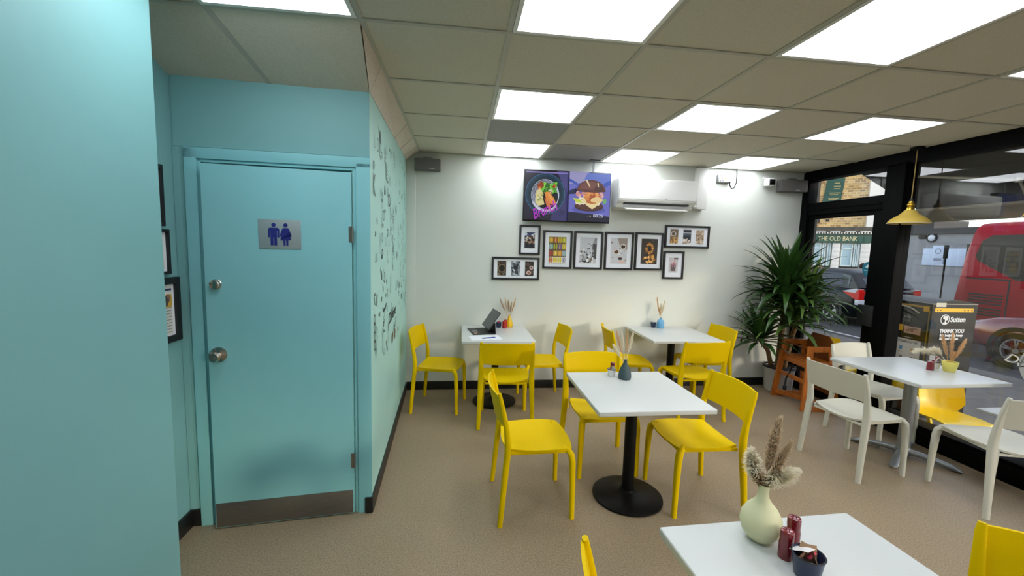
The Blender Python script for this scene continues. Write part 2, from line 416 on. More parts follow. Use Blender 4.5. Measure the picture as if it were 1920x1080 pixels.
# walls
struct(MB().box(-.75, XW+.15, YW, YW+.12, 0, 2.75).build('wall_back', 'white_wall', smooth=False))
b = MB(); b.box(-.6, -.5, YW-.016, YW, 0, 2.54, .003); struct(b.build('trim_3', 'white_wall'))
b = MB()
b.prism([(2.49, 0), (YW, 0), (YW, 2.60), (2.49, 2.545)], lambda u, v, q: Vector((dwx(u)-q, u, v)), .1)
struct(b.build('wall_left', 'mint', smooth=False))
b = MB(AM)                                          # alcove back wall with its door opening
UD0, UD1, ZD = .085, .862, 2.052
b.box(0, UD0, 0, .1, 0, 2.56); b.box(UD1, 1.0, 0, .1, 0, 2.56); b.box(UD0, UD1, 0, .1, ZD, 2.56); b.box(0, .985, -.0035, 0, 2.125, 2.56, .001); b.box(.955, .99, -.006, 0, 0, 2.12, .001)
struct(b.build('wall_alcove', 'teal', smooth=False))
b = MB(AM)
b.box(-.004, UD0-.012, -.016, .0, 0, 2.09, .004); b.box(UD1+.012, UD1+.072, -.016, 0, 0, 2.12, .004); b.box(-.004, UD1+.072, -.016, 0, ZD+.012, ZD+.07, .004)
b.box(UD0-.012, UD0+.006, -.006, .1, 0, ZD, .002); b.box(UD1-.004, UD1+.012, -.006, .1, 0, ZD+.01, .002); b.box(UD0-.01, UD1+.01, -.006, .1, ZD-.004, ZD+.012, .002)
struct(b.build('trim_4', 'teal_door'))
struct(MB().box(-1.65, -1.515, 1.84, 2.60, 0, 2.7).build('wall_recess', 'teal', smooth=False))
struct(MB().box(-2.6, -1.2, -4.2, 1.843, 0, HCE+.01, .004).build('wall_column', 'teal'))
struct(MB().box(-2.6, XW+.1, -4.3, -4.2, 0, 2.75).build('wall_front', 'white_wall', smooth=False))
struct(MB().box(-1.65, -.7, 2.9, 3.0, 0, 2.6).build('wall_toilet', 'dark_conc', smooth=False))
# skirtings
b = MB(); b.box(-.61, XW-.02, YW-.022, YW, 0, .095, .003); struct(b.build('baseboard_back', 'black'))
b = MB(); b.prism([(2.487, 0), (YW, 0), (YW, .095), (2.487, .095)], lambda u, v, q: Vector((dwx(u)+q, u, v)), .012)
b.box(-.56, -.513, 2.463, 2.50, 0, .1, .006); struct(b.build('baseboard_left', 'black'))
b = MB(); b.box(-1.515, -1.50, 1.84, 2.44, 0, .1, .003)
b.M = AM; b.box(UD1+.075, 1.0, -.014, 0, 0, .1, .003); struct(b.build('baseboard_alcove', 'black'))

# toilet door, ajar
hz = Vector((-.617, 2.468, 0)); dl = Vector((-1.357, 2.384, 0)); DU = (dl-hz).normalized(); DV = Vector((-DU.y, DU.x, 0))
if DV.y < 0: DV = -DV
DM = Matrix((DU, DV, Vector((0, 0, 1)))).transposed().to_4x4(); DM.translation = hz
DL = (dl-hz).length
door = MB(DM).box(.004, DL, 0, .042, .008, 2.035, .002).build('door_1', 'teal_door'); struct(door)
MB(DM).box(.012, DL-.004, -.0025, 0, .012, .155, .001).build('kick_plate', 'kick', door)
b = MB(DM); b.lathe([(0, -.026), (.018, -.026), (.024, -.022), (.025, -.004), (.029, 0), (0, 0)], (.694, 0, 1.40), axis='y', n=24); b.build('deadlock', 'chrome', door)
b = MB(DM); b.lathe([(0, -.075), (.022, -.073), (.03, -.062), (.029, -.05), (.018, -.034), (.016, -.018), (.03, -.012), (.042, -.008), (.042, 0), (0, 0)], (.694, 0, 1.015), axis='y', n=28); b.build('door_knob', 'chrome', door)
b = MB(DM); b.lathe([(0, -.003), (.013, -.003), (.013, .0)], (.694, -.074, 1.015), axis='y', n=16); b.build('knob_lock', 'steel', door)
for z in (1.69, .34):
    b = MB(DM); b.tube([(0, -.006, z-.045), (0, -.006, z+.045)], .006); b.box(0, .02, -.002, .004, z-.045, z+.045); b.build('hinge', 'steel', door)
# restroom sign on the door
t = thing('restroom_sign', 'brushed metal sign with blue man and woman figures on the teal door', 'sign')
MB(DM).box(.268, .480, -.004, -.0005, 1.598, 1.758, .002).build('plate', 'sign_metal', t)
def dfr(u, v, q): return DM @ Vector((u, -.0045-q, v))
# figures drawn in u measured from the hinge side (so mirrored left-right)
a = Art(lambda u, v, q: dfr(.374-u, v, q))
def man(a, u):
    a.ell(u, 1.728, .011, .011, '#14217a'); a.poly([(u-.028, 1.705), (u-.02, 1.713), (u+.02, 1.713), (u+.028, 1.705), (u+.028, 1.66), (u+.018, 1.66), (u+.018, 1.695), (u-.018, 1.695), (u-.018, 1.66), (u-.028, 1.66)], '#14217a')
    a.rect(u-.016, u+.016, 1.66, 1.70, '#14217a'); a.rect(u-.016, u-.002, 1.617, 1.662, '#14217a'); a.rect(u+.002, u+.016, 1.617, 1.662, '#14217a')
def woman(a, u):
    a.ell(u, 1.728, .011, .011, '#14217a'); a.poly([(u-.012, 1.713), (u+.012, 1.713), (u+.018, 1.705), (u+.031, 1.668), (u+.022, 1.664), (u+.014, 1.69), (u+.027, 1.648), (u-.027, 1.648), (u-.014, 1.69), (u-.022, 1.664), (u-.031, 1.668), (u-.018, 1.705)], '#14217a')
    a.rect(u-.012, u-.002, 1.617, 1.65, '#14217a'); a.rect(u+.002, u+.012, 1.617, 1.65, '#14217a')
man(a, -.03); woman(a, .03); a.build('pictogram', 'art', t)

# doodles drawn on the mint wall
da = Art(lambda u, v, q: Vector((dwx(u)+.001+q*.02, u, v)))
I1, I2, I3, BN = '#26302f', '#7fa5a0', '#4d6460', '#5a3d20'
def scrib(u, v, sc, col, wd):
    k = random.randint(0, 6)
    if k == 0: da.ring(u, v, sc*.4, sc*.5, wd, col, 16)
    elif k == 1: da.stroke([(u+sc*.25*math.sin(i*1.3), v-sc*.6+sc*1.2*i/9) for i in range(10)], wd, col)
    elif k == 2: da.stroke([(u-sc*.3, v-sc*.4), (u, v+sc*.5), (u+sc*.3, v-sc*.4), (u-sc*.3, v-sc*.4)], wd, col)
    elif k == 3:
        for q in range(3): da.stroke([(u-sc*.3+q*sc*.25, v-sc*.5), (u-sc*.3+q*sc*.25+.02, v+sc*.5)], wd*.8, col)
    elif k == 4: da.stroke([(u+sc*.45*math.cos(i*.35)*(1-i/24), v+sc*.45*math.sin(i*.35)*(1-i/24)) for i in range(22)], wd, col)
    elif k == 5: da.ell(u, v, sc*.22, sc*.4, col, .4)
    else: da.stroke([(u-sc*.5+sc*i/8, v+sc*.2*math.sin(i*1.9)) for i in range(9)], wd, col)
random.seed(21)
for _ in range(190):
    u = random.uniform(2.62, 4.6); v = random.uniform(.85, 2.42)
    if v > dwz(u)-.1-(4.6-u)*.02 or (u < 2.8 and v > 2.3): continue
    scrib(u, v, random.uniform(.04, .10), random.choice([I2, I2, I2, I3, I3, I1]), random.uniform(.005, .010))
da.stroke([(2.60, 2.06), (2.605, 1.93)], .012, I1); da.stroke([(2.66, 2.06), (2.605, 1.99), (2.67, 1.93)], .012, I1)
for k in range(5): da.stroke([(3.06+k*.012, 2.22-k*.026), (3.2, 2.20-k*.028)], .008, I1)
da.ell(2.87, 2.33, .035, .045, I3, .5); da.stroke([(2.87, 2.30), (2.84, 2.22), (2.9, 2.2)], .007, I3)
da.ring(3.29, 1.97, .05, .05, .014, I1); da.stroke([(3.25, 1.92), (3.25, 2.0)], .01, I1)
for z in (1.17, 1.12, 1.06, 1.01): da.ring(2.62, z, .028, .035, .009, I1)
da.poly([(2.95, 1.17), (3.0, 1.155), (3.08, 1.165), (3.14, 1.2), (3.12, 1.21), (3.05, 1.185), (2.98, 1.185)], I1)
da.text('Caffeine', 3.46, 1.065, .12, I1, .06, .25, .003, wid=.44)
for u in (3.47, 3.62): da.ell(u, .87, .05, .042, BN, .8); da.stroke([(u-.03, .89), (u+.03, .85)], .008, I2)
da.stroke([(2.95, .87), (2.95, 1.0), (3.0, 1.03), (3.06, 1.0)], .009, I1); da.stroke([(3.12, .92), (3.17, .84)], .02, I1)
da.stroke([(2.6, 1.33), (2.64, 1.26)], .012, I1)
tag(da.build('wall_doodles', 'art'), 'hand drawn black and grey ink doodles covering the mint side wall', 'wall art')

# ------------------------------------------------------------------ window wall (plane x = XW)
b = MB()
b.box(XW-.03, XW+.09, -4.2, YW, 2.515, HCE+.1, .003)                       # header
b.box(XW-.03, XW+.09, 4.575, YW+.1, 0, 2.53, .003)                           # corner post
b.box(XW-.03, XW+.09, 3.475, 3.665, 0, 2.53, .004); b.box(XW-.05, XW+.02, 3.47, 3.52, 0, 2.53, .003)                             # post between door and window
b.box(XW-.02, XW+.08, 3.665, 4.575, 2.115, 2.255, .003); b.box(XW-.032, XW-.018, 3.70, 4.575, 2.172, 2.182)    # transom bar
b.box(XW-.03, XW+.09, .9, 1.06, 0, 2.53, .003); b.box(XW-.03, XW+.09, -2.1, -1.94, 0, 2.53, .003)
struct(b.build('trim_5', 'black_frame'))
b = MB(); b.box(XW-.10, XW+.09, -4.2, 3.475, 0, .135, .004); b.box(XW-.085, XW+.09, -4.2, 3.475, .135, .165, .003); b.box(XW-.02, XW+.09, 3.5, YW, 0, .02)
struct(b.build('baseboard_window', 'black_frame'))
def pane(name, y0, y1, z0, z1):
    return struct(MB().box(XW+.03, XW+.036, y0, y1, z0, z1).build(name, 'glass', smooth=False))
w1 = pane('window_1', 1.06, 3.475, .165, 2.515); w2 = pane('window_2', -1.94, .9, .165, 2.515); w3 = pane('window_3', 3.665, 4.575, 2.255, 2.515)
d2 = MB(); d2.box(XW+.005, XW+.055, 3.665, 3.775, .02, 2.115, .003); d2.box(XW+.005, XW+.055, 4.53, 4.575, .02, 2.115, .003); d2.box(XW+.005, XW+.055, 3.775, 4.53, 2.07, 2.115, .003); d2.box(XW+.005, XW+.055, 3.775, 4.53, .02, .14, .003)
d2 = struct(d2.build('door_2', 'black_frame'))
MB().box(XW+.027, XW+.033, 3.775, 4.53, .14, 2.07).build('pane', 'glass', d2, smooth=False)
MB().box(XW-.04, XW+.006, 3.635, 3.80, .94, 1.15, .006).build('lock_box', 'black_plastic', d2)
# stickers on the glass
def gfr(u, v, q): return Vector((XW+.026-q, -u, v))       # u grows to the right as seen from inside
a = Art(gfr); c = -3.80; z = 1.52
a.poly([(c+.05*math.cos(t*2*PI/32)*1.12, z+.07*math.sin(t*2*PI/32)-(.012 if math.sin(t*2*PI/32) < -.9 else 0)) for t in range(32)], '#1f6f86')
a.poly([(c-.026, 1.532), (c, 1.565), (c+.026, 1.532)], '#d9e6e8'); a.rect(c-.005, c+.005, 1.522, 1.534, '#d9e6e8'); a.rect(c-.035, c+.035, 1.497, 1.503, '#9cc3cc'); a.rect(c-.012, c+.012, 1.473, 1.477, '#9cc3cc')
tag(a.build('window_sticker', 'art'), 'small teal shield sticker with a white tree on the door glass', 'sticker')
a = Art(gfr); c = -2.36; z = .885
a.ell(c, z, .19, .19, '#a7a8a2', 0, 48)
a.text('hoo', c-.105, z+.01, .12, '#74746e', .1, .3)
tag(a.build('window_decal', 'art'), 'round frosted decal with handwritten lettering low on the big window', 'decal')
a = Art(gfr); a.text('Do', -2.575, .895, .10, '#d8d2c4', -.25, .35)
tag(a.build('window_lettering', 'art'), 'white handwritten letters on the big window beside the round decal', 'lettering')

# ------------------------------------------------------------------ ceiling lights
LBL = {(-2, -1): 'square led ceiling panel in front of the alcove with the toilet door', (0, -1): 'square led ceiling panel cut by the top edge, nearest left of centre',
       (2, -1): 'large square led ceiling panel cut by the top edge on the right', (4, -1): 'square led ceiling panel at the far right edge, barely in view',
       (0, 1): 'square led ceiling panel second from the wall in the leftmost row, before a grey tile', (2, 1): 'square led ceiling panel second from the wall in the middle row',
       (4, 1): 'square led ceiling panel second from the wall, nearest the window and pendant lamp', (0, 3): 'square led ceiling panel against the wall left above the television',
       (2, 3): 'square led ceiling panel against the wall between television and air conditioner', (4, 3): 'square led ceiling panel against the wall above the socket and camera'}
first = None
for k, (i, j) in enumerate(sorted(LIGHTS)):
    lab = LBL.get((i, j), 'square led ceiling panel behind the camera')
    loc = (X0+(i+.5)*T, Y0+(j+.5)*T, HCE)
    if first is None:
        first = thing('ceiling_light', lab, 'ceiling light', loc, 0, 'led ceiling panels')
        h = T/2-.014
        b = MB(); q = h-.02
        for s_ in (-1, 1): b.box(s_*h if s_ < 0 else q, -q if s_ < 0 else h, -h, h, -.004, .012); b.box(-q, q, -h if s_ < 0 else q, -q if s_ < 0 else h, -.004, .012)
        b.build('frame', 'white_plastic', first, smooth=False)
        MB().box(-q, q, -q, q, -.001, .008).build('diffuser', 'panel', first, smooth=False)
    else: dup(first, loc, 0, lab)
# ------------------------------------------------------------------ pendant lamps
def pendant(x, y, zb, lab):
    t = thing('pendant_lamp', lab, 'pendant lamp', (x, y, HCE), 0, 'mustard pendant lamps by the window')
    d = zb-HCE
    MB().lathe([(0, 0), (.05, 0), (.052, -.004), (.052, -.02), (.048, -.024), (0, -.024)], n=28).build('ceiling_rose', 'black_metal', t)
    MB().tube([(0, 0, -.02), (0, 0, d+.20)], .004, 8).build('cord', 'cord', t)
    MB().lathe([(0, d+.225), (.009, d+.225), (.013, d+.198), (.012, d+.190), (0, d+.190)], n=14).build('cord_grip', 'black_plastic', t)
    b = MB(); b.lathe([(0, d+.198), (.016, d+.196), (.018, d+.182), (.026, d+.176), (.028, d+.162), (.02, d+.154), (.026, d+.146), (.030, d+.128), (.034, d+.114), (0, d+.114)], n=20)
    b.bar((.02, 0, d+.168), (.045, 0, d+.168), .006, .012); b.build('socket', 'brass', t)
    b = MB(); o_ = [(.034, d+.120), (.042, d+.114), (.050, d+.104), (.061, d+.088), (.079, d+.072), (.100, d+.058), (.120, d+.043), (.137, d+.027), (.148, d+.011), (.153, d)]
    b.lathe(o_+[(r-.002, z-.002) for r, z in o_[::-1]], n=44); b.build('lamp_shade', 'lamp_yellow', t)
    MB().lathe([(.1535, d-.001), (.1535, d+.002), (.150, d+.001), (.150, d-.001)], n=44).build('shade_rim', 'white_plastic', t)
    b = MB(); b.lathe([(0, d+.095), (.014, d+.09), (.016, d+.07), (.028, d+.045), (.03, d+.03), (.022, d+.012), (0, d+.004)], n=20); b.build('bulb', 'enamel_white', t)
    return t
pendant(4.03, 3.34, 1.955, 'mustard pendant lamp hanging in front of the window post')
pendant(3.98, 2.36, 1.955, 'mustard pendant lamp cut off by the right edge of the picture')

# ------------------------------------------------------------------ things on the back wall
def wfr(y): return lambda u, v, q: Vector((u, y-q, v))
t = thing('television', 'wide black wall television showing a noodle bowl and a burger', 'television')
b = MB(); b.box(.665, 1.655, 4.565, 4.60, 1.932, 2.492, .004); b.build('case', 'tvg', t)
b = MB(); b.box(.95, 1.40, 4.60, YW, 2.05, 2.35, .004); b.build('wall_bracket', 'black_metal', t)
b = MB(); b.box(1.443, 1.46, 4.585, 4.60, 2.45, HCE); b.box(1.40, 1.52, 4.57, 4.61, HCE-.012, HCE); b.build('ceiling_bracket', 'grey_metal', t)
TX, TZ, TW, TH = .672, 1.947, .976, .538
a = Art(lambda u, v, q: Vector((TX+u, 4.5645-q, TZ+v)), clip=(0, TW, 0, TH))
a.rect(0, TW, 0, TH, '#15131f')
a.rect(.012, .485, .02, TH-.01, '#1d1b30'); a.poly([(.30, .0), (.49, .0), (.49, .42), (.44, .5)], '#3a3768'); a.poly([(.40, .45), (.49, .3), (.49, TH), (.36, TH)], '#4c4a80')
a.rect(.02, .485, TH-.028, TH-.014, '#8a7cc0')
a.ell(.235, .285, .222, .222, '#16394f', n=48); a.ring(.235, .285, .222, .222, .006, '#3f6f92'); a.ell(.235, .28, .19, .195, '#0f2c3c', n=48)
a.ell(.235, .275, .15, .165, '#0b1418', n=40)
for q in range(5): a.ring(.235+.004*q, .272-.004*q, .157-.006*q, .172-.007*q, .004, ['#d9dff0', '#aeb6d6'][q % 2])
random.seed(4)
a.blobs(.18, .35, .30, .40, 55, ['#4f9a2a', '#79c83e', '#2f6a1e', '#8fd85a'], .012, .026)
a.blobs(.16, .20, .33, .40, 8, ['#b5531f', '#d26a2e', '#8e3c14'], .014, .026); a.blobs(.30, .34, .36, .39, 5, ['#c0552c', '#8e3c14'], .008, .014); a.blobs(.26, .31, .30, .33, 6, ['#a32a33', '#e3c9c2'], .006, .012)
a.poly([(.13, .31), (.17, .345), (.20, .30), (.21, .22), (.225, .17), (.15, .15), (.12, .20)], '#d9cf92'); a.blobs(.14, .20, .19, .30, 14, ['#c8bc74', '#e6dfae', '#8a9a58'], .006, .014)
a.poly([(.22, .30), (.27, .31), (.33, .24), (.36, .17), (.33, .165), (.25, .19)], '#e08a3c'); a.poly([(.22, .24), (.27, .20), (.30, .14), (.28, .11), (.25, .15)], '#d2754a'); a.poly([(.25, .29), (.28, .28), (.33, .21), (.30, .21)], '#eda352')
for q in range(4): a.ring(.235, .27, .15+.006*q, .165+.006*q, .003, '#e3e6f2', 20, 3.6, 5.6)
a.text('Brunch', .225, .105, .15, '#b832c8', .42, .35, .002, wid=.29)
for q in range(5): a.stroke([(.40+.012*q, .06), (.405+.012*q, .12)], .005, '#2a2748')
a.rect(.487, .494, 0, TH, '#0b0a10')
a.rect(.494, TW-.012, .0, TH-.008, '#6a6cc0'); a.poly([(.494, .40), (.494, TH), (.72, TH), (.70, .43)], '#9a97c4'); a.poly([(.66, .46), (.70, TH-.01), (.964, TH-.01), (.964, .40)], '#5f74c8')
a.poly([(.494, .46), (.58, .42), (.60, .38), (.494, .43)], '#3b57b4'); a.poly([(.88, .42), (.964, .46), (.964, .41), (.90, .38)], '#2f52b4'); a.poly([(.494, .33), (.57, .36), (.60, .30), (.494, .29)], '#23284a')
a.poly([(.494, 0), (.964, 0), (.964, .06), (.75, .085), (.494, .10)], '#14142c'); a.ell(.725, .13, .19, .045, '#5458a8')
a.ell(.725, .165, .165, .055, '#3d1f1c', n=36); a.ell(.725, .175, .158, .05, '#553027')
a.blobs(.58, .86, .20, .245, 30, ['#e8dfc4', '#d8b98a', '#f2ead2', '#c99a4c'], .014, .03); a.poly([(.62, .245), (.70, .17), (.76, .135), (.80, .16), (.86, .23), (.74, .27)], '#e9d9a0')
a.poly([(.535, .25), (.60, .245), (.66, .20), (.58, .20)], '#c3d23a'); a.poly([(.60, .22), (.67, .255), (.62, .225)], '#20301a'); a.ell(.90, .225, .02, .03, '#6faf62')
a.blobs(.58, .87, .27, .315, 36, ['#c98a86', '#b4605a', '#e0b4b4', '#a54a3c'], .014, .03)
a.ell(.745, .265, .085, .075, '#c06a2c', n=20, wob=.12); a.blobs(.68, .82, .23, .31, 24, ['#d98840', '#a8521f', '#e7a25a'], .012, .028); a.ell(.80, .235, .07, .03, '#e9c98c', n=16, wob=.1)
a.poly([(.565+.0, .325)]+[(.735-.165*math.cos(t*PI/20), .325+.125*math.sin(t*PI/20)) for t in range(21)]+[(.80, .315), (.66, .315)], '#5a2f28')
a.poly([(.60, .345)]+[(.72-.12*math.cos(t*PI/20), .345+.085*math.sin(t*PI/20)) for t in range(21)], '#74453c'); a.poly([(.76, .35), (.80, .40), (.86, .385), (.885, .33), (.80, .325)], '#4a221b')
a.poly([(.67, .44), (.69, .445), (.725, .37), (.715, .37)], '#e9d6a8'); a.poly([(.80, .42), (.815, .42), (.82, .375), (.81, .375)], '#e9d6a8')
a.ell(.735, .058, .007, .007, '#e9d77a'); a.rect(.70, .715, .055, .06, '#8d90c0'); a.text('08:26', .825, .062, .052, '#d9dcf4')
a.build('screen', 'tv', t)

t = thing('air_conditioner', 'white wall air conditioner with an open lower flap', 'air conditioner', (1.70, YW, 2.10))
prof = [(0, .335), (.19, .335), (.222, .325), (.232, .30), (.228, .10), (.20, .07), (.155, .055), (.155, .02), (.0, .0)]
b = MB(); b.prism([(u, v) for u, v in prof], lambda u, v, q: Vector((q, -u, v)), .92)
bmesh.ops.bevel(b.bm, geom=[e for e in b.bm.edges], offset=.008, segments=2, affect='EDGES'); b.build('body', 'white_plastic', t)
MB().box(.08, .84, -.20, -.13, .05, .066).build('air_outlet', 'black_plastic', t)
b = MB(); b.prism([(.135, .03), (.245, .0), (.25, .006), (.14, .042)], lambda u, v, q: Vector((.09+q, -u, v-.015)), .72); b.build('flap', 'white_plastic', t)
a = Art(lambda u, v, q: Vector((u, -.2315-q, v)), .0002); a.rect(.535, .565, .115, .121, '#8d8d8b'); a.build('badge', 'art', t)
b = MB(); b.box(.90, .96, -.20, -.01, .045, .06, .004); b.build('drain_lip', 'white_plastic', t)
t = MB().box(2.70, 2.82, 4.575, YW, 2.14, HCE-.02, .004).build('cable_trunking', 'white_plastic'); tag(t, 'white vertical trunking on the wall right of the air conditioner', 'trunking')

def speaker(name, x0, x1, z0, z1, lab, y=4.575):
    t = thing(name, lab, 'speaker', ((x0+x1)/2, y, z0), 0, 'grey wall speakers'); hw = (x1-x0)/2; h = z1-z0
    MB().box(-hw, hw, .02, .075, 0, h, .01).build('cabinet', 'speaker', t)
    MB().box(-hw+.003, hw-.003, .0, .02, .003, h-.003, .008).build('grille', 'speaker', t)
    a = Art(lambda u, v, q: Vector((u, -.0006-q, v))); a.rect(.02, .075, .018, .026, '#b9b9b9'); a.build('badge', 'art', t)
    b = MB(); b.box(-.05, .05, .04, YW-y, .0+h, h+.02, .003); b.box(-.03, .03, .075, YW-y, h*.3, h*.7, .003); b.build('bracket', 'grey_metal', t)
speaker('wall_speaker', -.508, -.237, 2.425, 2.556, 'grey box speaker in the corner above the doodle wall end')
speaker('wall_speaker', 3.742, 4.10, 2.386, 2.53, 'grey box speaker high beside the window corner')
t = thing('wall_socket', 'white double wall socket with a plug under the ceiling', 'socket', (3.06, YW, 2.51))
MB().box(-.085, .078, -.035, 0, -.048, .045, .005).build('back_box', 'grey_metal', t)
MB().box(-.075, .075, -.043, -.033, -.042, .042, .004).build('face_plate', 'white_plastic', t)
MB().box(.015, .066, -.085, -.043, -.045, .012, .008).build('plug', 'white_plastic', t)
a = Art(lambda u, v, q: Vector((u, -.0434-q, v)))
for u, v in ((-.055, .028), (-.04, .0), (-.055, -.03), (-.03, -.03), (.0, .03), (.055, .028)): a.rect(u-.005, u+.005, v-.007, v+.007, '#1c1c1c')
a.rect(-.015, .015, -.012, .004, '#d9a878'); a.build('pin_holes', 'art', t)
MB().tube([(.04, -.07, -.045), (.05, -.06, -.08), (.085, -.045, -.115), (.12, -.04, -.105), (.143, -.04, -.05), (.148, -.035, .03), (.146, -.03, HCE-2.51)], .006).build('plug_cable', 'black_plastic', t)
t = thing('security_camera', 'small white security camera with black lens under the ceiling', 'camera', (3.60, YW, 2.49))
b = MB(); b.box(-.035, .035, -.02, 0, .035, .07, .004); b.tube([(0, -.01, .05), (0, -.05, .03)], .01); b.build('mount', 'white_plastic', t)
MB().box(-.045, .045, -.12, -.03, -.052, .042, .018, 3).build('housing', 'white_plastic', t)
b = MB(); b.box(-.033, .037, -.126, -.118, -.04, .025, .0035, 2); b.build('lens', 'tvg', t)
t = thing('low_wall_socket', 'white wall socket low on the wall behind the blue vase table', 'socket', (2.80, YW, .29))
MB().box(-.06, .06, -.012, 0, -.045, .045, .004).build('face_plate', 'white_plastic', t)
b = MB(); b.box(-.03, .0, -.03, -.012, -.03, .01, .003); b.build('plug', 'white_plastic', t)

# ------------------------------------------------------------------ picture frames
def frame(x0, x1, z0, z1, lab, photos, fwid=.022, mtx=None, group='black framed pictures on the white wall'):
    mtx = mtx or Matrix.Translation((0, YW, 0))
    t = thing('picture_frame', lab, 'picture frame', (0, 0, 0), 0, group)
    t.matrix_world = mtx @ Matrix.Translation(((x0+x1)/2, 0, z0)); W, H = x1-x0, z1-z0; hw = W/2
    b = MB()
    for q in ((-hw, -hw+fwid, 0, H), (hw-fwid, hw, 0, H), (-hw+fwid, hw-fwid, 0, fwid), (-hw+fwid, hw-fwid, H-fwid, H)): b.box(q[0], q[1], -.026, -.001, q[2], q[3], .002)
    b.build('moulding', 'black_plastic', t)
    MB().box(-hw+fwid, hw-fwid, -.012, -.002, fwid, H-fwid).build('mount', 'paper', t, smooth=False)
    for (cx, cz, pw, ph, fn) in photos:
        px, pz = cx*W-hw, cz*H
        a = Art(lambda u, v, q, px=px, pz=pz: Vector((px+u, -.0122-q, pz+v)), .00015, clip=(-pw/2, pw/2, -ph/2, ph/2))
        fn(a, pw/2, ph/2); a.build('photo', 'art', t)
    return t
def ph_beans(a, w, h):
    a.rect(-w, w, -h, h, '#2b2523'); a.blobs(-w, w, h*.55, h, 10, ['#5d6f9a', '#cfd6e4', '#38456a'], .008, .02); a.blobs(-w, w, -h*.6, h*.5, 40, ['#5c3822', '#8a5a3a', '#1d1715', '#a98468', '#c9c3bb'], .005, .014); a.blobs(-w, w, -h, -h*.6, 10, ['#2b2b3c', '#17161c'], .01, .02)
def ph_cup1(a, w, h):
    a.rect(-w, w, -h, h, '#3a2c22'); a.blobs(-w, w, -h, h, 30, ['#4b3a2c', '#241a14', '#5d4a39'], .006, .015); a.ring(0, 0, .045, .048, .01, '#8a7358'); a.ell(0, 0, .034, .037, '#15100c'); a.blobs(-w, w, -h, -h*.6, 8, ['#7a6a58', '#a5927c'], .004, .008)
def ph_cup2(a, w, h):
    a.rect(-w, w, -h, h, '#7d858e'); a.blobs(-w, w, -h, h, 24, ['#a9b2ba', '#4a525b', '#c6ccd0', '#2e343b'], .008, .022); a.ell(.0, .01, .028, .026, '#23282d'); a.ell(.01, -.04, .022, .02, '#383e46')
def ph_cup3(a, w, h):
    a.rect(-w, w, -h, h, '#332722'); a.blobs(-w, w, -h, h, 26, ['#221915', '#4a3932', '#604c42'], .006, .016); a.ell(.022, .012, .022, .022, '#d8c3ba'); a.ell(.022, .012, .012, .012, '#6a4a3c'); a.ell(-.008, -.045, .028, .024, '#cfb1a8'); a.ell(-.008, -.045, .014, .012, '#8a5f52'); a.ell(-.02, .05, .02, .016, '#5a4438')
def ph_macaron(a, w, h):
    a.rect(-w, w, -h, h, '#c9b98a'); pal = [['#c9a527', '#b8651f', '#c9b02c', '#b7b735'], ['#7fa8a4', '#a4ae2f', '#7a5d86', '#cdb843'], ['#a4453e', '#d8b23a', '#d99a35', '#93aeb6'], ['#b7603f', '#d3bf2d', '#d0c22f', '#a6aac4']]
    for r in range(4):
        for c in range(4):
            u0 = -w+2*w*c/4+.002; u1 = u0+2*w/4-.004; v1 = h-2*h*r/4-.002; v0 = v1-2*h/4+.006; col = pal[r][c]
            a.rect(u0-.002, u1+.002, v0-.006, v1, '#e9e3d2' if r == 3 else '#5f4d35'); a.ell((u0*3+u1)/4-.001, (v0+v1)/2, (u1-u0)*.22, (v1-v0)/2, col); a.ell((u0+u1*3)/4+.001, (v0+v1)/2, (u1-u0)*.22, (v1-v0)/2, col); a.rect((u0+u1)/2-.003, (u0+u1)/2+.003, v0+.006, v1-.006, ['#e0c66a', '#d9cfa0', '#7a4a2a', '#e8dc8a'][(r+c) % 4])
def ph_grey(a, w, h):
    a.rect(-w, w, -h, h, '#c3c6ca'); a.poly([(w*.45, -h*.6), (w, -h*.7), (w, h*.5), (w*.5, h*.5)], '#4b4a49'); a.poly([(w*.5, h*.5), (w, h*.5), (w, h), (w*.7, h*.9)], '#8e9093'); a.blobs(-w, w*.6, -h, h*.1, 46, ['#e3e5e6', '#6a6c6c', '#2f3131', '#9a9da0', '#f1f1ef', '#7b6a5c'], .006, .02); a.blobs(-.01, .03, h*.1, h*.7, 10, ['#6f7274', '#44484a', '#d9dadb'], .004, .012)
def ph_coffee(a, w, h):
    a.rect(-w, w, -h, h, '#c9cbcf'); a.poly([(-w*.2, h), (w, h), (w, h*.1), (w*.2, h*.2)], '#9c8f85'); a.ell(w*.5, h*.35, .034, .03, '#e3ddd4'); a.ell(w*.5, h*.35, .026, .022, '#3a261b'); a.ell(-w*.3, -.01, .034, .03, '#dcd2c6'); a.ell(-w*.3, -.01, .026, .022, '#5a3c2a'); a.ell(w*.2, -h*.6, .026, .016, '#3c2c26'); a.blobs(-w, w, -h*.8, h, 22, ['#b09a8a', '#e8e4e0', '#8f7c70', '#d2b7b0'], .004, .012); a.ell(w*.4, -h*.85, .04, .018, '#dcbfb2')
def ph_bread(a, w, h):
    a.rect(-w, w, -h, h, '#3b332c')
    for t in range(16):
        q = t*2*PI/16; a.ell(.0+.038*math.cos(q), .035+.05*math.sin(q), .020, .014, ['#c98a3c', '#8a5520', '#a66a2a', '#6d3f18'][t % 4], q); a.ell(.038*math.cos(q)+.002, .035+.05*math.sin(q), .010, .006, ['#e2b062', '#d79c4a'][t % 2], q)
    a.ell(0, .035, .022, .03, '#2c1c10'); a.blobs(-w*.7, w*.7, -h*.9, -h*.35, 24, ['#b9772c', '#e0a552', '#8a5420', '#f0c276'], .010, .02); a.blobs(-w, w, -h, h, 8, ['#5b5148', '#4b423a'], .006, .012)
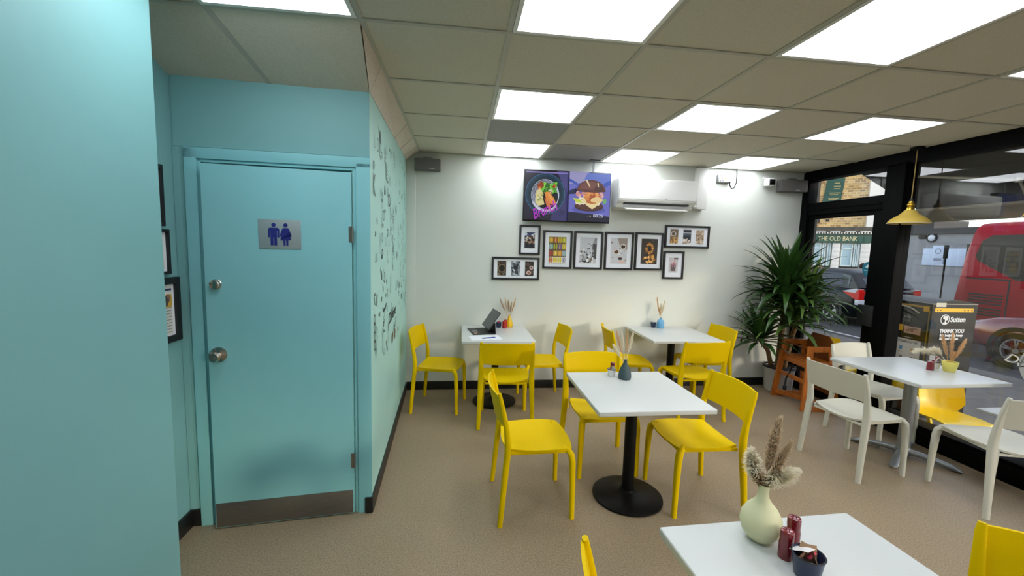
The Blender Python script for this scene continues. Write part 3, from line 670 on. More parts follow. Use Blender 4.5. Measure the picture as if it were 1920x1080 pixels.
def ph_t1(a, w, h):
    a.rect(-w, w, -h, h, '#7d6a58'); a.ell(-.01, .03, .034, .03, '#cdc8c2'); a.ell(-.01, .03, .022, .02, '#6a5a4c'); a.blobs(-w, w, -h, -.01, 24, ['#c69a5c', '#e0bd84', '#8a6236', '#d8a860'], .008, .016)
def ph_t2(a, w, h):
    a.rect(-w, w, -h, h, '#2c3038'); a.rect(-w, w, h*.1, h*.5, '#4a525e'); a.rect(-w, w, h*.5, h*.6, '#b9bcc0'); a.blobs(-w, w, -h, -h*.4, 18, ['#d9cdbf', '#b8a594', '#efe9e0'], .008, .02)
def ph_t3(a, w, h):
    a.rect(-w, w, -h, h, '#b9a48c'); a.blobs(-w, w, -h, h, 50, ['#a88c70', '#d6c6b0', '#8b6f56', '#c8b298', '#e2d6c6'], .006, .014)
def ph_shake(a, w, h):
    a.rect(-w, w, -h, h, '#c9c4c6'); a.poly([(-w*.5, -h*.8), (w*.5, -h*.8), (w*.6, h*.1), (-w*.6, h*.1)], '#6a5a5c'); a.poly([(-w*.6, h*.0), (w*.6, h*.0), (w*.55, h*.3), (-w*.5, h*.3)], '#a38c90'); a.blobs(-w*.4, w*.4, -h*.2, h*.4, 8, ['#d9546a', '#e9b8c0', '#b9969a'], .004, .010); a.stroke([(0, -.01), (.012, h*.7)], .005, '#d83a58'); a.rect(w*.1, w, h*.75, h*.95, '#5c4c4e')
T3 = lambda a_, b_, c_: [(.21, .5, .10, .165, a_), (.5, .5, .10, .165, b_), (.79, .5, .10, .165, c_)]
frame(.645, .885, 1.56, 1.894, 'small portrait picture of coffee beans at the upper left of the group', [(.5, .49, .118, .175, ph_beans)])
frame(.342, .885, 1.271, 1.528, 'wide frame of three dark coffee photos, lowest on the left', T3(ph_cup1, ph_cup2, ph_cup3))
frame(.92, 1.259, 1.407, 1.843, 'portrait picture of rows of colourful macarons', [(.5, .49, .20, .30, ph_macaron)])
frame(1.282, 1.622, 1.409, 1.844, 'portrait picture of a grey and white table with a dark glass', [(.5, .5, .20, .295, ph_grey)])
frame(1.647, 1.992, 1.41, 1.847, 'portrait picture of two coffee cups on a pale cloth', [(.5, .5, .20, .295, ph_coffee)])
frame(2.014, 2.355, 1.414, 1.852, 'portrait picture of a golden bread wreath on dark ground', [(.52, .5, .20, .295, ph_bread)])
frame(2.372, 2.930, 1.686, 1.949, 'wide frame of three baking photos at the upper right of the group', T3(ph_t1, ph_t2, ph_t3))
frame(2.373, 2.629, 1.314, 1.646, 'small portrait picture of a pink striped drink at the lower right', [(.5, .5, .115, .18, ph_shake)])
RM = Matrix.Translation((-1.515, 0, 0)) @ Matrix.Rotation(PI/2, 4, 'Z')     # local x -> +y, local -y -> +x
def ph_plain(a, w, h): a.rect(-w, w, -h, h, '#d8d5cc'); a.rect(-w*.8, w*.8, h*.7, h*.8, '#bdbab2')
def ph_strip(a, w, h): a.rect(-w, w, -h, h, '#c9c6bd'); a.blobs(-w, w, -h, h*.6, 20, ['#4c4a46', '#8a8880', '#e4e1d8'], .01, .03)
def ph_letter(a, w, h):
    a.rect(-w, w, -h, h, '#dcdad2'); a.rect(-w, w, h*.78, h*.86, '#2d3b58'); a.rect(-w, w, h*.1, h*.62, '#c9a43c'); a.blobs(0, w*.8, h*.1, h*.5, 12, ['#4d4440', '#8a6a58', '#2f2c2c'], .02, .035)
    for k in range(9): a.rect(-w*.9, w*.9, -h*.9+k*.016, -h*.9+k*.016+.005, '#9a9a98')
frame(2.03, 2.318, 1.70, 2.005, 'black framed picture highest on the shaded recess wall', [(.5, .5, .22, .24, ph_strip)], .018, RM, 'black frames on the teal recess wall')
frame(2.05, 2.343, 1.457, 1.685, 'black framed blank notice in the middle of the recess wall', [(.5, .5, .23, .17, ph_plain)], .014, RM, 'black frames on the teal recess wall')
frame(2.06, 2.402, 1.10, 1.438, 'black framed letter with a yellow photo, lowest on the recess wall', [(.5, .5, .24, .26, ph_letter)], .034, RM, 'black frames on the teal recess wall')

# ------------------------------------------------------------------ chairs
def squircle(u, v, k=.16):
    return u*math.sqrt(max(0, 1-k*v*v)), v*math.sqrt(max(0, 1-k*u*u))
def make_chair(name, label, m_, loc, rz, group):
    t = thing(name, label, 'chair', loc, rz, group)
    b = MB(); n = 14; top, bot = [], []
    def zt_(u, v):
        z = .455 - .024*(1-u*u)*(1-.75*max(0, v)) - .006*(1-v*v) - .010*max(0, v)**3*1.2 - .004*max(0, -v)
        return z
    for L, dz in ((top, 0), (bot, -.013)):
        for i in range(n+1):
            for j in range(n+1):
                u, v = 2*i/n-1, 2*j/n-1; x, y = squircle(u, v, .22)
                wd = .222+.006*v; L.append((x*wd*(.992 if dz else 1), y*.215*(.992 if dz else 1)+.002, zt_(u, v)+dz))
    N = len(top); fs = []
    for i in range(n):
        for j in range(n):
            a = i*(n+1)+j; q = (a, a+n+1, a+n+2, a+1); fs.append(q); fs.append(tuple(N+k for k in q[::-1]))
    edge = [i*(n+1) for i in range(n+1)]+[n*(n+1)+j for j in range(1, n+1)]+[i*(n+1)+n for i in range(n-1, -1, -1)]+[j for j in range(n-1, 0, -1)]
    for k, e in enumerate(edge):
        f = edge[(k+1) % len(edge)]; fs.append((e, f, N+f, N+e))
    b.vf(top+bot, fs)
    for y in (-.19, .175): b.bar((-.19, y, .412), (.19, y, .412), .022, .016, .004)
    for x in (-.195, .195): b.bar((x, -.19, .425), (x, .17, .425), .016, .022, .004)
    b.build('seat', m_, t, ang=50)
    b = MB(); n, k = 16, 6; g = []
    for sd in (0, 1):
        for i in range(n+1):
            for j in range(k+1):
                u = 2*i/n-1; v = j/k; z = .598+.205*v-.008*u*u*v**3
                y = -.212-.047*v-.036*(1-u*u)-(.011 if sd else 0); g.append((u*.232, y, z))
    N = (n+1)*(k+1); fs = []
    for i in range(n):
        for j in range(k):
            a = i*(k+1)+j; q = (a, a+k+1, a+k+2, a+1); fs.append(q); fs.append(tuple(N+x for x in q[::-1]))
    edge = [i*(k+1) for i in range(n+1)]+[n*(k+1)+j for j in range(1, k+1)]+[i*(k+1)+k for i in range(n-1, -1, -1)]+[j for j in range(k-1, 0, -1)]
    for q, e in enumerate(edge):
        f = edge[(q+1) % len(edge)]; fs.append((e, f, N+f, N+e))
    b.vf(g, fs); b.build('backrest', m_, t, ang=50)
    for s_ in (-1, 1):
        P_ = [(.246, -.240, 0), (.240, -.228, .15), (.232, -.210, .36), (.229, -.203, .44), (.228, -.202, .50), (.229, -.212, .59), (.231, -.232, .69), (.231, -.252, .775), (.229, -.258, .805)]
        rr = [(.0155, .0175), (.0165, .0195), (.0185, .024), (.019, .0255), (.0185, .0245), (.0165, .021), (.014, .0165), (.012, .014), (.009, .011)]
        b = MB(); b.sweep([(s_*x, y, z) for x, y, z in P_], rr, upv=(1, 0, 0), n=16, expo=.72); b.build('leg', m_, t, ang=60)
        P_ = [(.214, .206, 0), (.211, .203, .2), (.207, .198, .36), (.203, .19, .405), (.192, .172, .432), (.172, .15, .437)]
        rr = [(.0145, .0165), (.0165, .019), (.019, .023), (.0195, .024), (.017, .020), (.011, .013)]
        b = MB(); b.sweep([(s_*x, y, z) for x, y, z in P_], rr, upv=(1, 0, 0), n=16, expo=.72); b.build('leg', m_, t, ang=60)
    return t
GY = 'yellow plastic cafe chairs'
YC = [(.485, 2.527, 1, 'yellow chair at the left of the black-based table holding the slate vase, facing right'),
      (1.078, 2.95, -90, 'yellow chair behind the table holding the slate vase, facing the camera'),
      (1.545, 2.484, 179, 'yellow chair at the right of the table holding the slate vase, facing left'),
      (-.187, 4.178, -11, 'yellow chair beside the doodle wall, left of the laptop table'),
      (.43, 3.81, 87, 'yellow chair with its back to the camera in front of the laptop table'),
      (.864, 4.28, 182, 'yellow chair right of the laptop table against the white wall'),
      (1.85, 4.27, -6, 'yellow chair left of the blue vase table, half hidden by pampas grass'),
      (2.717, 4.315, 179, 'yellow chair right of the blue vase table, nearest the plant'),
      (2.31, 3.84, 94, 'yellow chair with its back to the camera in front of the blue vase table'),
      (.63, .866, 0, 'yellow chair at the bottom edge left of the nearest table, only the backrest tip showing'),
      (1.63, .715, 220, 'yellow chair cut by the bottom right corner beside the nearest table')]
src = None
for x, y, hd, lab in YC:
    if src is None: src = make_chair('cafe_chair', lab, 'yellow', (x, y, 0), R(hd-90), GY)
    else: dup(src, (x, y, 0), R(hd-90), lab)
src = make_chair('cafe_chair', 'cream chair on the room side of the window table, its back to the camera', 'cream', (3.118, 2.795, 0), R(4-90), 'cream plastic cafe chairs')
dup(src, (3.80, 3.26, 0), R(-82-90), 'cream chair at the far end of the window table, facing the camera')
dup(src, (3.635, 2.275, 0), R(78-90), 'cream chair at the near end of the window table, cut by the right edge')

# ------------------------------------------------------------------ tables
def tabletop(t, W, D, z=.742, th=.03):
    MB().box(-W/2, W/2, -D/2, D/2, z-th, z, .008, 3).build('tabletop', 'table', t, ang=30)
def round_table(x, y, W, D, rz, lab):
    t = thing('cafe_table', lab, 'table', (x, y, 0), rz, 'white tables on black round bases'); tabletop(t, W, D)
    b = MB(); b.box(-.16, .16, -.03, .03, .695, .712, .003); b.box(-.03, .03, -.16, .16, .695, .712, .003); b.build('top_bracket', 'black_metal', t)
    MB().lathe([(0, .02), (.038, .02), (.038, .70), (0, .70)], n=28).build('pole', 'black_metal', t)
    b = MB(); b.lathe([(0, 0), (.222, 0), (.229, .006), (.228, .014), (.21, .022), (.13, .034), (.065, .043), (.05, .05), (.046, .062), (0, .062)], n=52); b.build('base', 'black_metal', t)
    return t
round_table(1.13, 2.512, .71, .735, 0, 'white square table with a slate vase on a black round base')
round_table(.372, 4.26, .715, .79, 0, 'white square table with a laptop against the white wall')
round_table(2.325, 4.255, .765, .77, R(-1.5), 'white square table with a blue vase against the white wall')
round_table(1.025, .83, .71, .775, R(1.5), 'nearest white square table with cream vase and red shakers')
t = thing('window_table', 'white square table on a grey star base by the window', 'table', (3.675, 2.875, 0), 0)
tabletop(t, .78, .745)
b = MB(); b.box(-.17, .17, -.035, .035, .692, .712, .003); b.box(-.035, .035, -.17, .17, .692, .712, .003); b.build('top_bracket', 'grey_metal', t)
MB().lathe([(0, .04), (.042, .04), (.042, .70), (0, .70)], n=28).build('pole', 'grey_metal', t)
for k in range(4):
    an = R(-59+90*k); c, s_ = math.cos(an), math.sin(an); b = MB()
    b.sweep([(c*r, s_*r, z) for r, z in ((.0, .052), (.1, .05), (.2, .042), (.28, .03), (.33, .016), (.345, .008))], [(.03, .024), (.028, .022), (.027, .019), (.03, .017), (.026, .012), (.014, .006)], n=12, expo=.7)
    b.build('foot', 'grey_metal', t)
MB().lathe([(0, .02), (.05, .02), (.055, .05), (.046, .085), (0, .085)], n=28).build('hub', 'grey_metal', t)

# ------------------------------------------------------------------ things on the tables
TZ0 = .742
def vase(x, y, prof, m_, lab, z=TZ0):
    b = MB(); inner = [(max(r-.004, .002), h) for r, h in prof[::-1][:3]]
    b.lathe([(0, 0)]+prof+inner+[(0, inner[-1][1]-.01)], n=36)
    o = b.build('vase', m_, loc=(x, y, z)); return tag(o, lab, 'vase')
def plume(t, base, tip, bend, rad, m_, n, L, seed, droop=.5):
    rd = random.Random(seed); base, tip = Vector(base), Vector(tip); mid = (base+tip)/2+Vector(bend)
    def P(q): return base*(1-q)**2+mid*2*q*(1-q)+tip*q*q
    b = MB(); b.tube([P(i/8) for i in range(9)], .0016, 6)
    for k in range(n):
        q = .38+.62*k/n; p = P(q); d = (P(min(q+.02, 1.0))-P(q-.02)).normalized()
        a = rd.uniform(0, 2*PI); o_ = Vector((math.cos(a), math.sin(a), 0)); o_ = (o_-d*o_.dot(d)).normalized()
        r = rad*math.sin(PI*min(1, (q-.30)/.74))**.7*rd.uniform(.35, 1.15); ln = L*rd.uniform(.7, 1.2)
        e = p+o_*r+d*ln*.8-Vector((0, 0, droop*r*.5)); h = p+o_*r*.6+d*ln*.35; s_ = d.cross(o_)*.0012*rd.uniform(.7, 1.5)
        b.vf([p-s_, p+s_, h+s_*1.3, h-s_*1.3, e], [(0, 1, 2, 3), (3, 2, 4)])
    return b.build('plume', m_, t, fix=False, smooth=False)
def bunch(x, y, z, lab, stems, seed=1):
    t = thing('dried_grass', lab, 'dried grass', (x, y, z))
    for k, (tip, bend, rad, m_, n, L) in enumerate(stems): plume(t, (0, 0, 0), tip, bend, rad, m_, n, L, seed*20+k)
    return t
def shaker(x, y, m_, lab, h=.088, r=.020, z=TZ0, grp=None):
    t = thing('shaker', lab, 'shaker', (x, y, z), 0, grp)
    prof = [(0, 0), (r*.95, 0), (r, .003)]
    for k in range(9): prof += [(r*(1.0 if k % 2 else .975), .008+k*(h*.62-.01)/9)]
    prof += [(r*.9, h*.66), (r*.93, h*.70), (r*.93, h*.92), (r*.86, h*.98), (r*.6, h), (0, h-.002)]
    MB().lathe(prof, n=26).build('body', m_, t)
    b = MB()
    for a in range(4): b.lathe([(0, h-.0005), (.0016, h-.0005), (.0016, h+.0005), (0, h+.0005)], (.006*math.cos(a*PI/2), .006*math.sin(a*PI/2), 0), n=8)
    b.build('shaker_holes', 'black_plastic', t); return t
def cup(x, y, m_, lab, r=.036, h=.058, z=TZ0):
    t = thing('packet_cup', lab, 'cup', (x, y, z))
    MB().lathe([(0, 0), (r*.74, 0), (r*.78, .004), (r*.97, h-.003), (r, h), (r*.94, h), (r*.72, .008), (0, .006)], n=34).build('body', m_, t)
    MB().lathe([(r*1.03, h-.003), (r*1.04, h), (r, h+.002), (r*.95, h), (r*.97, h-.003)], n=34).build('rim', 'rim', t)
    return t
def packet(x, y, z, rz, tilt, m_, lab, grp, w_=.026, l_=.052):
    rt = Matrix.Rotation(rz, 4, 'Z') @ Matrix.Rotation(tilt, 4, 'X'); b = MB(rt)
    n = 8
    vs = []
    for s_ in (1, -1):
        for i in range(n+1):
            for j in range(5):
                u, v = i/n-.5, j/4-.5; vs.append((v*w_, s_*.004*math.cos(PI*u)*math.cos(PI*v)+.001*math.sin(9*u), u*l_))
    N = (n+1)*5; fs = []
    for i in range(n):
        for j in range(4):
            a = i*5+j; fs += [(a, a+5, a+6, a+1), (N+a+1, N+a+6, N+a+5, N+a)]
    b.vf(vs, fs); bmesh.ops.remove_doubles(b.bm, verts=list(b.bm.verts), dist=.0002)
    return tag(b.build('sugar_packet', m_, loc=(x, y, z)), lab, 'packet', grp)
# nearest table
GOURD = [(.022, 0), (.034, .004), (.052, .028), (.060, .058), (.057, .086), (.044, .112), (.028, .132), (.0175, .150), (.0145, .168), (.0155, .185), (.0175, .196)]
vase(.958, 1.128, [(r*1.0, h*.93) for r, h in GOURD], 'vase_cream', 'cream gourd shaped vase on the nearest table')
bunch(.958, 1.128, TZ0+.13, 'ivory and brown pampas plumes in the cream vase on the nearest table',
      [((.018, -.014, .262), (-.012, 0, .0), .023, 'pampas_b', 1300, .030), ((.043, -.034, .198), (-.012, 0, .0), .019, 'pampas_b', 1000, .026),
       ((-.034, .024, .150), (-.012, 0, .0), .032, 'pampas_w', 1500, .022), ((.060, -.045, .118), (-.012, 0, .03), .030, 'pampas_w', 1500, .024), ((-.02, .01, .09), (0, 0, .01), .026, 'pampas_b', 700, .02), ((.02, -.02, .105), (0, 0, .01), .034, 'pampas_w', 1300, .02)], 3)
shaker(.978, 1.045, 'red_cer', 'dark red ribbed shaker on the nearest table, in front of the cream vase', grp='dark red shakers')
shaker(1.035, 1.085, 'red_cer', 'taller looking dark red shaker on the nearest table, right of the cream vase', h=.098, grp='dark red shakers')
cx, cy = .985, .975
cup(cx, cy, 'enamel_navy', 'navy enamel cup full of packets at the bottom edge', .041, .066)
GP = 'sugar packets in the navy cup'
for dx, dy, dz, rz, tl, m_ in ((-.018, .004, .052, .4, .3, 'packet_b'), (.012, -.008, .054, 1.2, -.3, 'packet_b'), (.0, .016, .058, 2.0, .35, 'packet_b'), (.020, .010, .054, 2.7, .25, 'packet_b')):
    packet(cx+dx, cy+dy, TZ0+dz, rz, tl, m_, 'brown sugar packet in the navy cup on the nearest table', GP)
packet(cx-.010, cy+.012, TZ0+.072, .3, 1.1, 'packet_w', 'white sugar packet lying on top of the navy cup', GP, .034, .056)
packet(cx+.006, cy-.004, TZ0+.064, 1.8, 1.2, 'packet_r', 'red and white packet in the navy cup', GP, .012, .03)
# table with the slate vase
BOT = [(.036, 0), (.043, .004), (.045, .02), (.042, .045), (.033, .075), (.020, .10), (.013, .115), (.0115, .13), (.013, .138)]
vase(1.155, 2.72, BOT, 'vase_teal', 'slate blue matt bottle vase on the middle table')
bunch(1.155, 2.72, TZ0+.10, 'pale dried grass in the slate vase', [((-.062, .025, .222), (-.01, 0, .0), .014, 'pampas_t', 420, .03), ((-.030, .013, .214), (.0, 0, .0), .013, 'pampas_w', 420, .03), ((.036, -.013, .220), (.0, 0, 0), .015, 'pampas_w', 480, .03), ((-.078, .03, .130), (-.01, 0, .01), .022, 'pampas_w', 420, .022), ((.004, .0, .240), (0, 0, 0), .012, 'pampas_t', 380, .03)], 5)
cup(1.083, 2.785, 'enamel_white', 'small white cup with a dark rim on the middle table', .030, .052)
packet(1.075, 2.785, TZ0+.05, .5, .3, 'packet_b', 'brown packet in the white cup on the middle table', 'packets in the white cup')
packet(1.094, 2.780, TZ0+.05, 1.9, -.3, 'packet_w', 'pale packet in the white cup on the middle table', 'packets in the white cup')
shaker(1.108, 2.835, 'red_cer', 'dark red shaker behind the white cup on the middle table', h=.085, r=.018, grp='dark red shakers')
# laptop table
LAMPV = [(.030, 0), (.037, .004), (.040, .022), (.037, .05), (.026, .082), (.015, .108), (.0125, .122), (.014, .132)]
vase(.548, 4.565, LAMPV, 'vase_yellow', 'yellow bottle vase on the laptop table')
bunch(.548, 4.565, TZ0+.10, 'tan dried grass in the yellow vase', [((-.107, .013, .210), (-.01, 0, .0), .015, 'pampas_b', 420, .032), ((-.018, .0, .192), (.0, 0, .0), .020, 'pampas_b', 480, .03), ((.060, -.006, .213), (.005, 0, 0), .015, 'pampas_t', 420, .032), ((-.054, .007, .226), (-.01, 0, 0), .012, 'pampas_t', 300, .03), ((.02, .0, .17), (0, 0, 0), .018, 'pampas_b', 360, .03)], 8)
shaker(.483, 4.50, 'red_bright', 'bright red shaker on the laptop table, beside the yellow vase', h=.080, r=.022)
shaker(.503, 4.545, 'red_bright', 'bright red shaker on the laptop table, touching the yellow vase', h=.088, r=.020)
cup(.425, 4.545, 'enamel_navy', 'small navy cup behind the tablet on the laptop table', .033, .056)
packet(.425, 4.545, TZ0+.052, .9, .2, 'packet_r', 'red and white packet in the small navy cup', None)
t = thing('tablet_computer', 'black tablet propped over its keyboard on the laptop table', 'tablet', (.131, 4.139, TZ0), R(9.5)); LX, LY = .24, .33
MB().box(0, LX, 0, LY, 0, .008, .003).build('keyboard', 'laptop', t)
b = MB()
for i in range(12):
    for j in range(5): b.box(.085+j*.024, .085+j*.024+.020, .02+i*.0245, .02+i*.0245+.020, .008, .0095)
b.build('keys', 'black_plastic', t, smooth=False)
MB().box(.02, .075, .12, .21, .008, .0086).build('trackpad', 'tablet', t)
a = Art(lambda u, v, q: Vector((u, v, .0098+q))); a.rect(.02, .05, .02, .07, '#b98a7a'); a.build('palm_sticker', 'art', t)
b = MB(); b.bar((LX-.005, LY/2, .006), (LX-.012, LY/2, .115), LY, .006, .002, upv=(0, 0, 1)); b.build('stand', 'laptop', t)
b = MB(); q0, q1 = Vector((.160, 0, .046)), Vector((.284, 0, .222))
dx = (q1-q0).normalized(); nx = Vector((-dx.z, 0, dx.x))
mm = Matrix((dx, Vector((0, 1, 0)), nx)).transposed().to_4x4(); mm.translation = q0
b.M = mm; b.box(0, (q1-q0).length, 0, LY, -.007, 0, .002); b.build('case', 'laptop', t)
b = MB(mm); b.box(.008, (q1-q0).length-.008, .008, LY-.008, 0, .0008); b.build('screen', 'tablet', t)
for k, (dz, rot, off) in enumerate(((0, R(10), 0), (.0012, R(8), .006))):
    b = MB(Matrix.Rotation(rot, 4, 'Z')); b.box(0, .29, 0, .20, 0, .001)
    tag(b.build('paper_sheet', 'paper', loc=(.115+off, 3.895+off*.5, TZ0+.0003+dz)), ['lower white paper sheet in front of the tablet', 'upper white paper sheet under the blue pen'][k], 'paper', 'paper sheets on the laptop table')
b = MB(); b.tube([(0, 0, .005), (.012, .004, .0055), (.12, .043, .0055), (.135, .048, .005)], [(.002, .002), (.0055, .0055), (.0055, .0055), (.003, .003)]); tag(b.build('pen', 'pen', loc=(.212, 3.965, TZ0+.0025)), 'dark blue pen lying on the white paper', 'pen')
b = MB(Matrix.Rotation(R(-78), 4, 'Z')); b.box(0, .2, -.02, .02, 0, .0012); b.mi = 1; b.box(.02, .18, -.007, .007, .0012, .002)
tag(b.build('bookmark_strip', ['packet_w', 'green'], loc=(.358, 4.15, TZ0+.0003)), 'narrow white and green paper strip beside the papers', 'paper strip')
# blue vase table
BLV = [(.038, 0), (.042, .004), (.043, .055), (.040, .078), (.028, .095), (.014, .102), (.0125, .116), (.016, .122)]
vase(2.335, 4.55, BLV, 'vase_blue', 'light blue bottle vase on the table by the wall')
bunch(2.335, 4.55, TZ0+.09, 'pale dried grass in the light blue vase', [((-.049, .02, .255), (-.01, 0, .0), .013, 'pampas_t', 400, .03), ((-.008, .0, .19), (.0, 0, .0), .022, 'pampas_w', 480, .03), ((.028, -.01, .228), (.0, 0, .0), .018, 'pampas_w', 480, .03), ((-.02, .0, .13), (0, 0, 0), .018, 'pampas_t', 300, .03)], 9)
cup(2.265, 4.585, 'enamel_navy', 'navy cup beside the light blue vase', .033, .056)
packet(2.262, 4.585, TZ0+.052, .6, .25, 'packet_w', 'white packet in the navy cup beside the light blue vase', None)
# window table
t = thing('vase', 'lemon yellow tapered pot on the window table', 'vase', (3.915, 2.80, TZ0))
MB().lathe([(0, 0), (.034, 0), (.037, .004), (.046, .05), (.051, .078), (.049, .083), (.044, .080), (.036, .02), (0, .016)], n=36).build('body', 'vase_lemon', t)
bunch(3.915, 2.80, TZ0+.03, 'fluffy cream and tan dried grass in the lemon pot', [((-.034, .048, .245), (.0, .0, .0), .020, 'pampas_t', 700, .03), ((-.003, .004, .272), (.0, 0, .0), .020, 'pampas_t', 700, .03), ((.040, -.050, .232), (.0, 0, .0), .020, 'pampas_t', 700, .03), ((-.115, .16, .10), (-.01, .02, .10), .045, 'pampas_w', 1000, .05), ((-.06, .09, .12), (-.01, .02, .09), .045, 'pampas_w', 900, .05), ((.01, -.01, .12), (0, 0, .02), .03, 'pampas_t', 500, .03)], 11)
shaker(3.795, 2.845, 'red_cer', 'dark red shaker standing alone on the window table', h=.070, r=.024, grp='dark red shakers')
cup(3.90, 2.895, 'enamel_white', 'white cup with a dark rim on the window table', .040, .055)
for k, (dx, dy, rz, m_, lab) in enumerate(((-.005, -.01, .2, 'packet_w', 'white packet on top of the white cup on the window table'), (.012, .004, 1.0, 'packet_r', 'red and white packet in the white cup on the window table'), (-.015, .012, 2.2, 'packet_w', 'second white packet in the white cup, half hidden'))):
    packet(3.90+dx, 2.895+dy, TZ0+.065+.01*k, rz, .4+.3*k, m_, lab, 'packets in the window table cup', .034, .058)

# ------------------------------------------------------------------ high chair (opens towards -x)
t = thing('high_chair', 'orange varnished wooden high chair in front of the yucca', 'high chair', (3.57, 3.80, 0), R(-6)); W_ = .51
LEAN = .05
for k in (0, 1):
    b = MB(); Y_ = (lambda z: .011+LEAN*z/.68) if k == 0 else (lambda z: W_-.011-LEAN*z/.68)
    def bb(x0, z0, x1, z1, wd): b.bar((x0, Y_(z0), z0), (x1, Y_(z1), z1), .024, wd, .004, upv=(1, 0, .2) if abs(x1-x0) < .2 else (0, 0, 1))
    bb(.03, 0, .085, .685, .062); bb(.375, 0, .305, .685, .062); bb(.03, .03, .375, .03, .058); bb(.07, .657, .32, .657, .056); bb(.06, .485, .33, .485, .062)
    for q in ((.035, .12), (.05, .30), (.065, .485), (.34, .485)): b.box(q[0]-.004, q[0]+.004, Y_(q[1])-.0135, Y_(q[1])+.0135, q[1]-.004, q[1]+.004)
    b.build('side_frame', 'wood', t)
y0, y1 = .011+LEAN, W_-.011-LEAN
b = MB(); b.tube([(.085, y0, .655), (.085, y1, .655)], .009); b.build('front_rail', 'wood_dark', t)
b = MB(); b.bar((.055, .035, .30), (.055, W_-.035, .30), .02, .045, .004); b.build('footrest', 'wood', t)
b = MB(); b.box(.08, .34, .05, W_-.05, .505, .52, .004); b.build('seat', 'wood', t)
b = MB(); b.bar((.075, .048, .475), (.075, W_-.048, .475), .02, .06, .004); b.build('front_apron', 'wood', t)
b = MB(); b.prism([(.06, .50), (W_-.06, .50), (W_-.06, .67), (W_-.14, .785), (.14, .785), (.06, .70)], lambda u, v, q: Vector((.315+q+.05*(v-.5), u, v)), .014); b.build('backrest', 'wood_dark', t)
b = MB(); b.bar((.30, .02, .06), (.04, W_-.02, .06), .02, .05, .004); b.build('stretcher', 'wood', t)
b = MB(); b.bar((.36, .02, .2), (.36, W_-.02, .2), .018, .09, .004); b.build('rear_rail', 'wood_dark', t)
b = MB(); b.sweep([(.10, .26, .50), (.075, .29, .42), (.055, .30, .33), (.03, .31, .26), (.025, .31, .18)], [(.012, .002)]*5, upv=(0, 1, 0), n=8); b.box(.01, .04, .295, .325, .13, .18, .006); b.build('strap', 'black_plastic', t)
b = MB(); b.box(.16, .30, .14, .36, .36, .50, .02); b.build('seat_pouch', 'black_plastic', t)

# ------------------------------------------------------------------ yucca
t = thing('potted_yucca', 'tall green yucca in a pale grey pot in the window corner', 'plant', (3.84, 4.46, 0))
MB().lathe([(0, 0), (.135, 0), (.145, .006), (.164, .27), (.172, .28), (.172, .300), (.160, .302), (.155, .26), (0, .26)], n=40).build('pot', 'pot', t)
MB().lathe([(.174, .285), (.176, .306), (.163, .310), (.156, .302), (.158, .285)], n=40).build('pot_rim', 'black_plastic', t)
MB().lathe([(0, .285), (.08, .283), (.157, .275), (.157, .265), (0, .265)], n=24).build('soil', 'soil', t)
canes = [((-.04, -.02), (-.14, -.15), 1.28, .030), ((.06, .0), (.05, -.20), 1.08, .026), ((-.07, .04), (-.38, -.10), .66, .024)]
rd = random.Random(5)
for i, ((x0, y0), (x1, y1), h, r) in enumerate(canes):
    b = MB(); b.sweep([(x0, y0, .27), (x0*.6+x1*.4+.01, y0*.6+y1*.4, .33+(h-.33)*.5), (x1, y1, h)], [(r*1.15, r*1.15), (r, r), (r*.85, r*.85)], n=12); b.build('cane', 'cane', t)
def leaf(b, p, az, el, L, wd, droop):
    d = Vector((math.cos(az)*math.cos(el), math.sin(az)*math.cos(el), math.sin(el))); sd = Vector((-math.sin(az), math.cos(az), 0)); n = 9; vs = []; q = Vector(p); el_ = el
    for i in range(n+1):
        f = i/n; wv = wd*(.55+.9*f if f < .5 else 1.0)*(1-max(0, f-.45)/.55)**.8 if i < n else .0006
        nrm = sd.cross(Vector((math.cos(az)*math.cos(el_), math.sin(az)*math.cos(el_), math.sin(el_))))
        vs += [q-sd*wv+nrm*wv*-.35, q, q+sd*wv+nrm*wv*-.35]
        el_ -= droop*(f**1.3)/n*2.2; q = q+Vector((math.cos(az)*math.cos(el_), math.sin(az)*math.cos(el_), math.sin(el_)))*L/n
        if q.y > .19: q.y = .19
        if q.x > .265: q.x = .265
    b.vf(vs, [f for i in range(n) for f in ((3*i, 3*i+3, 3*i+4, 3*i+1), (3*i+1, 3*i+4, 3*i+5, 3*i+2))])
for (cx, cy, cz, nl, L0, wd, m_) in ((-.14, -.16, 1.30, 84, .56, .034, 'leaf'), (.05, -.21, 1.12, 64, .52, .030, 'leaf2'), (-.38, -.10, .68, 56, .42, .026, 'leaf'), (-.16, -.19, 1.06, 74, .54, .032, 'leaf'), (-.06, -.20, .88, 52, .48, .028, 'leaf2')):
    b = MB()
    for k in range(nl):
        f = (k+.5)/nl; az = k*2.39996+rd.uniform(-.2, .2); el = R(82-88*f+rd.uniform(-8, 8)); L = L0*rd.uniform(.8, 1.15)
        leaf(b, (cx+.02*math.cos(az), cy+.02*math.sin(az), cz-.10*f+.03), az, el, L, wd*1.25*rd.uniform(.8, 1.15), rd.uniform(.6, 1.1)*(.35+1.1*f))
    b.build('foliage', m_, t, fix=False, ang=80)

